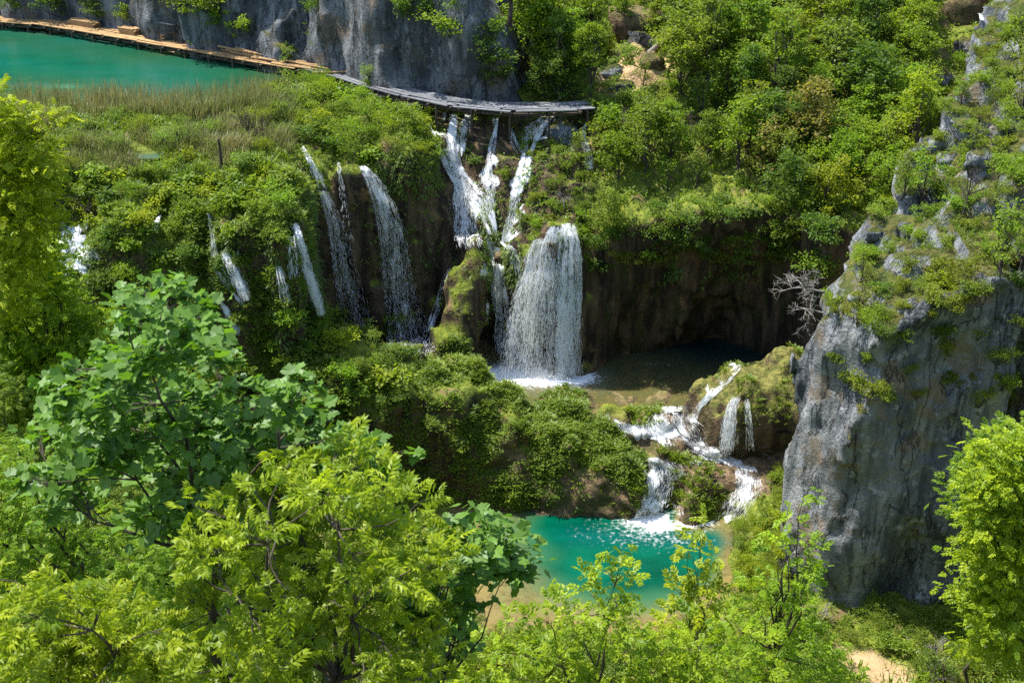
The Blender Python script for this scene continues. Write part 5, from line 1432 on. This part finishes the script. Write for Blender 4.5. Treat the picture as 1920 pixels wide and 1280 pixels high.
# loose poles and boards lying on and beside the deck
pole = Acc(); tube(pole, [(-2.0, 0, 0), (-.7, .015, 0), (.7, -.01, .01), (2.0, 0, 0)], [.075, .08, .07, .06], 6)
for zz in (-2.0, 2.0): pole.add(np.array([(zz, .07*math.cos(a), .07*math.sin(a)) for a in np.arange(6)*math.pi/3]), np.array([(0, 1, 2, 3), (0, 3, 4, 5)]), .6)
pole_o = pole.mesh('timber_pole', M_PLANK, None, True); COL.objects.unlink(pole_o)
def put_pole(s, off, z, L, rz, label, group):
    p, t, n = bw(s); o = pole_o.copy(); COL.objects.link(o)
    o.location = p+n*off+np.array([0, 0, z]); o.scale = (L/4, 1.1, 1.1)
    o.rotation_euler = (r9.uniform(0, 6), r9.normal(0, .02), math.atan2(t[1], t[0])+rz)
    tag(o, label, 'timber', group)
for i in range(30):
    lay = i % 3
    put_pole(s_at(r9.uniform(370, 470)), r9.uniform(-.2, 1.15), .11+lay*.15, r9.uniform(2.6, 4.4), r9.normal(0, .06), 'tan timber pole in the tall heap on the boardwalk right of the shelter', 'timber heap beside the shelter')
for i in range(18):
    put_pole(s_at(r9.uniform(485, 590)), r9.uniform(-.8, .9), .11+(i % 2)*.1, r9.uniform(3, 5), r9.normal(0, .05), 'tan timber pole laid lengthwise on the boardwalk before its grey section', 'poles laid along the boardwalk')
put_pole(s_at(640), -.3, .16, 3.6, .75, 'single long pole lying askew across the grey planks', None)
for u0, w_, lb in ((236, 1.8, 'stack of tan boards at the back of the boardwalk left of the shelter'), (150, 2.8, 'long low stack of brown boards on the boardwalk nearest its dark left end'), (290, 1.5, 'small board stack just left of the shelter post')):
    p, t, n = bw(s_at(u0)); e = empty('board_stack', p+n*.55, lb, 'timber')
    for k in range(4):
        a = Acc()
        for j in range(4): box(a, n*(j-1.5)*.21+t*r9.normal(0, .09)+np.array([0, 0, .09+k*.12]), t, n, w_*r9.uniform(.85, 1.1), .19, .10, r9.random())
        a.mesh('board_layer', M_PLANK, e)

# little shelter against the cliff
p, t, n = bw(s_at(312)); c = p+n*.75
sh = empty('shelter', c, 'small wooden shelter with a flat pale roof beside the boardwalk', 'shelter')
a = Acc(); box(a, np.array([0, 0, 1.42]), t, n, 2.1, 1.5, .07, .9); a.mesh('roof', M_GREYPL, sh)
a = Acc(); box(a, n*.6+np.array([0, 0, .68]), t, n, 1.7, .06, 1.36, .9); a.mesh('back_wall', M_DARKW, sh)
a = Acc(); box(a, -t*.86+np.array([0, 0, .68]), n, t, 1.1, .06, 1.36, .3); a.mesh('side_wall', M_PLANK, sh)
a = Acc(); box(a, np.array([0, 0, .35]), t, n, 1.5, .05, .10, .5); box(a, np.array([0, .0, .75])-n*.55, t, n, 1.7, .05, .08, .5); a.mesh('rail', M_DARKW, sh)
for i in (-.82, .82):
    for j in (-.6, .6):
        a = Acc(); tube(a, [t*i+n*j+np.array([0, 0, -.3]), t*i+n*j+np.array([0, 0, 1.40])], [.05, .05], 6); a.mesh('post', M_DARKW, sh, True)

# ------------------------------------------------------------------ dead wood
def dead(mesh, p, rot, sc, label, cat='dead tree', name='dead_tree'):
    o = mesh.copy(); o.data = mesh.data; COL.objects.link(o); o.name = name
    o.location = p; o.rotation_euler = rot; o.scale = (sc, sc, sc)
    return tag(o, label, cat)
BARE = [bare_mesh(60+i, 3.0, .42, 4, M_BARK, .05, .5, 3) for i in range(3)]
PALE = [bare_mesh(70+i, 2.6, .55, 4, M_DEAD, .045, .1, 3) for i in range(3)]
def at(u, v, up=0.0):
    p, n, i = hit(u, v); return p-np.array([0, 0, .1])+np.array([0, 0, up])
for i, (u, v, m, rot, sc, lb) in enumerate([
    (470, 262, 0, (.1, -.15, 1), 1.25, 'leafless dark tree leaning left at the edge of the marsh'),
    (490, 270, 1, (0, .1, 2), 1.0, 'thin bare tree with two upright stems beside the first fall'),
    (170, 405, 2, (0, .05, 0), 1.05, 'bare slender sapling in front of the marsh above the far left cascade'),
    (248, 330, 1, (0, -.2, 3), .7, 'short bare stick-like tree next to the marsh stream'),
    (1092, 310, 0, (.1, -.15, 0), .95, 'bare thin stems standing beside the short fall at the boardwalk end'),
    (1800, 400, 1, (0, .2, 1), 1.25, 'dark bare-limbed tree forking on top of the grey cliff'),
    (1290, 255, 2, (0, .1, 1), 1.3, 'bare grey tree in the forest above the grotto'),
    (1775, 1275, 2, (0, -.35, 0), 1.0, 'dark leaning bare trunk at the bottom right')]):
    dead(BARE[m], at(u, v), rot, sc, lb)
for i, (p, m, rot, sc, lb) in enumerate([
    (PY(1535, 545, 55.2), 0, (.3, -1.2, .2), 1.35, 'dead white branches sticking out from the cliff over the dark grotto, upper tuft'),
    (PY(1532, 585, 54.8), 1, (.2, -1.3, 0), 1.2, 'lower tuft of dead white branches before the dark grotto'),
    (at(1755, 1225), 2, (0, -.2, 0), 1.0, 'grey leafless bush at the foot of the grey cliff'),
    (at(1690, 1220), 0, (0, 1.1, .5), .5, 'small pale driftwood branch beside the sandy path'),
    (PY(1535, 1150, 49.6), 1, (.2, .7, 0), .75, 'grey dead twigs at the bottom left corner of the cliff'),
    (at(1440, 850), 2, (.1, -.7, 0), .75, 'dead grey twigs leaning over the rapids beside the brown boulder'),
    (at(1060, 380), 1, (.2, -.5, 0), .8, 'tangle of dead twigs right of the slanting cascade'),
    (at(228, 222), 2, (0, .9, 2), .6, 'pale root tangle lying on the lake shore'),
    (at(1850, 1230), 0, (0, .25, 1), .9, 'grey bare twigs under the bright tree at the right edge')]):
    dead(PALE[m], p, rot, sc, lb, 'dead branches', 'dead_branches')
p = at(416, 316); a = Acc(); tube(a, [(0, 0, -.2), (.02, 0, 1.0), (.0, 0, 1.95)], [.10, .09, .08], 7); a.add(np.array([(.08*math.cos(q), .08*math.sin(q), 1.95) for q in np.arange(6)*math.pi/3]), np.array([(0, 1, 2, 3), (0, 3, 4, 5)]), .5)
o = a.mesh('wooden_post', M_DARKW, None, True); o.location = p; tag(o, 'dark upright wooden post standing alone in the marsh', 'post')

# clearing: stone wall, fence, log, rocks
wl = [hit(u, v)[0] for u, v in ((1180, 78), (1200, 80), (1218, 86), (1232, 94))]
a = Acc(); o0 = wl[0].copy()
for p, q in zip(wl[:-1], wl[1:]):
    d = q-p; L = np.linalg.norm(d[:2]); k = max(2, int(L/.45))
    for i in range(k):
        for lay in range(3):
            c = p+d*((i+.5+.25*(lay % 2))/k)-o0; t = d/np.linalg.norm(d); t[2] = 0; t /= np.linalg.norm(t)
            box(a, c+np.array([0, 0, .1+lay*.27+r9.normal(0, .015)]), t, np.array([-t[1], t[0], 0]), L/k*.98, .42+r9.normal(0, .03), .265, r9.random())
w = a.mesh('stone_wall', M_RC, None, False); w.location = o0; tag(w, 'low curved stone wall behind the sandy clearing', 'wall')
fe = empty('fence', wl[0], 'wooden rail fence on the far side of the low stone wall', 'fence')
fp = [q+np.array([.1, .9, .2])-wl[0] for q in wl]
for q in fp:
    a = Acc(); tube(a, [q-np.array([0, 0, .3]), q+np.array([0, 0, 1.2])], [.06, .055], 6); a.mesh('post', M_DARKW, fe, True)
for hz in (.6, 1.05):
    a = Acc(); tube(a, [q+np.array([0, 0, hz]) for q in fp], [.045]*len(fp), 6); a.mesh('rail', M_DARKW, fe, True)
def rock(u, v, s, label, mat=None, seed=0, sq=.7, out=0.0):
    p = hit(u, v)[0]+np.array([0, -out, 0])
    nu, nv = 22, 14
    th, ph = np.meshgrid(np.arange(nu)*2*math.pi/nu, np.linspace(.02, math.pi-.02, nv), indexing='ij')
    d = np.stack([np.cos(th)*np.sin(ph), np.sin(th)*np.sin(ph), np.cos(ph)], -1)
    rr = 1+.28*vnoise(d[..., 0]*1.6+seed*7, d[..., 1]*1.6, d[..., 2]*1.6)+.14*vnoise(d[..., 0]*4+seed*7, d[..., 1]*4, d[..., 2]*4)
    Vv = (d*rr[..., None]*s*np.array([1, .8, sq])).reshape(-1, 3)
    idx = np.arange(nu*nv).reshape(nu, nv); F = np.stack([idx, np.roll(idx, -1, 0), np.roll(np.roll(idx, -1, 0), -1, 1), np.roll(idx, -1, 1)], -1)[:, :-1].reshape(-1, 4)
    o = link_mesh('rock', Vv, F, mat or M_RC, None, True, dict(bed=np.full(len(Vv), .8), sand=np.zeros(len(Vv)))); o.location = p
    return tag(o, label, 'rock')
rock(1148, 136, .75, 'pale boulder at the left end of the sandy clearing', seed=1)
rock(1165, 160, .8, 'flat grey boulder at the lower edge of the sandy clearing', seed=2, sq=.4)
rock(1225, 118, .9, 'brown boulder under the fallen log at the clearing', M_TER, seed=3)
rock(1195, 55, 2.4, 'big dark overgrown rock in the forest behind the stone wall', M_TER, seed=9, sq=.7)
rock(1088, 182, .6, 'reddish rock beside the right end of the boardwalk', M_TER, seed=4)
rock(1052, 262, 1.3, 'grey bare rock among the upper cascades', seed=5, sq=1.2)
rock(920, 668, .9, 'wet rounded rock at the left foot of the lace waterfall', M_TER, seed=6)
rock(948, 484, .75, 'moss-topped round rock splitting the water above the lace waterfall', M_TER, seed=7)
rock(1034, 466, .36, 'mossy rock between the two upper tongues of the lace waterfall', M_TER, seed=11, sq=1.7, out=.12)
rock(1810, 26, 2.0, 'reddish-brown rock beside the distant fall in the top right', M_TER, seed=8, sq=1.0)
for i, (u, v, s) in enumerate([(1750, 275, .8), (1775, 300, .6), (1660, 360, .6), (1765, 350, .7), (1800, 345, .45), (1640, 440, .5), (1770, 150, .7), (1810, 90, .8), (1850, 85, .7), (1745, 180, .55), (1730, 210, .45), (1880, 250, .7), (1840, 300, .9), (1610, 560, .5)]):
    rock(u, v, s, 'pale limestone block %s on the rocky ridge' % ['beside the slim dark tree', 'just below the pale block of the dark tree', 'lowest left of the ridge bushes', 'right of the feathery bushes', 'smallest one half-way up', 'above the dead white branches', 'high up under the distant fall', 'second highest one', 'highest of the row at the right edge', 'left of the ridge line', 'left and low of the ridge line', 'nearest the right picture edge', 'largest of them near the right edge', 'next to the cliff corner'][i], seed=20+i, sq=.8)
# fallen log
p, q = hit(1215, 108)[0]+np.array([0, 0, .3]), hit(1250, 84)[0]+np.array([0, 0, .5])
a = Acc(); tube(a, [np.zeros(3), (q-p)*.5, q-p], [.2, .18, .15], 8); o = a.mesh('fallen_log', M_DEAD, None, True); o.location = p; tag(o, 'pale fallen log propped over the clearing edge', 'log')
waterfall('distant white fall beside a reddish rock in the top right corner', [
    ([(1785, -6, 10), (1780, 6, 16), (1768, 16, 12)], 900, dict(dens=.9, free=False)), ([(1822, -4, 5), (1830, 15, 7), (1834, 38, 8)], 500, dict(dens=.7, free=False))])
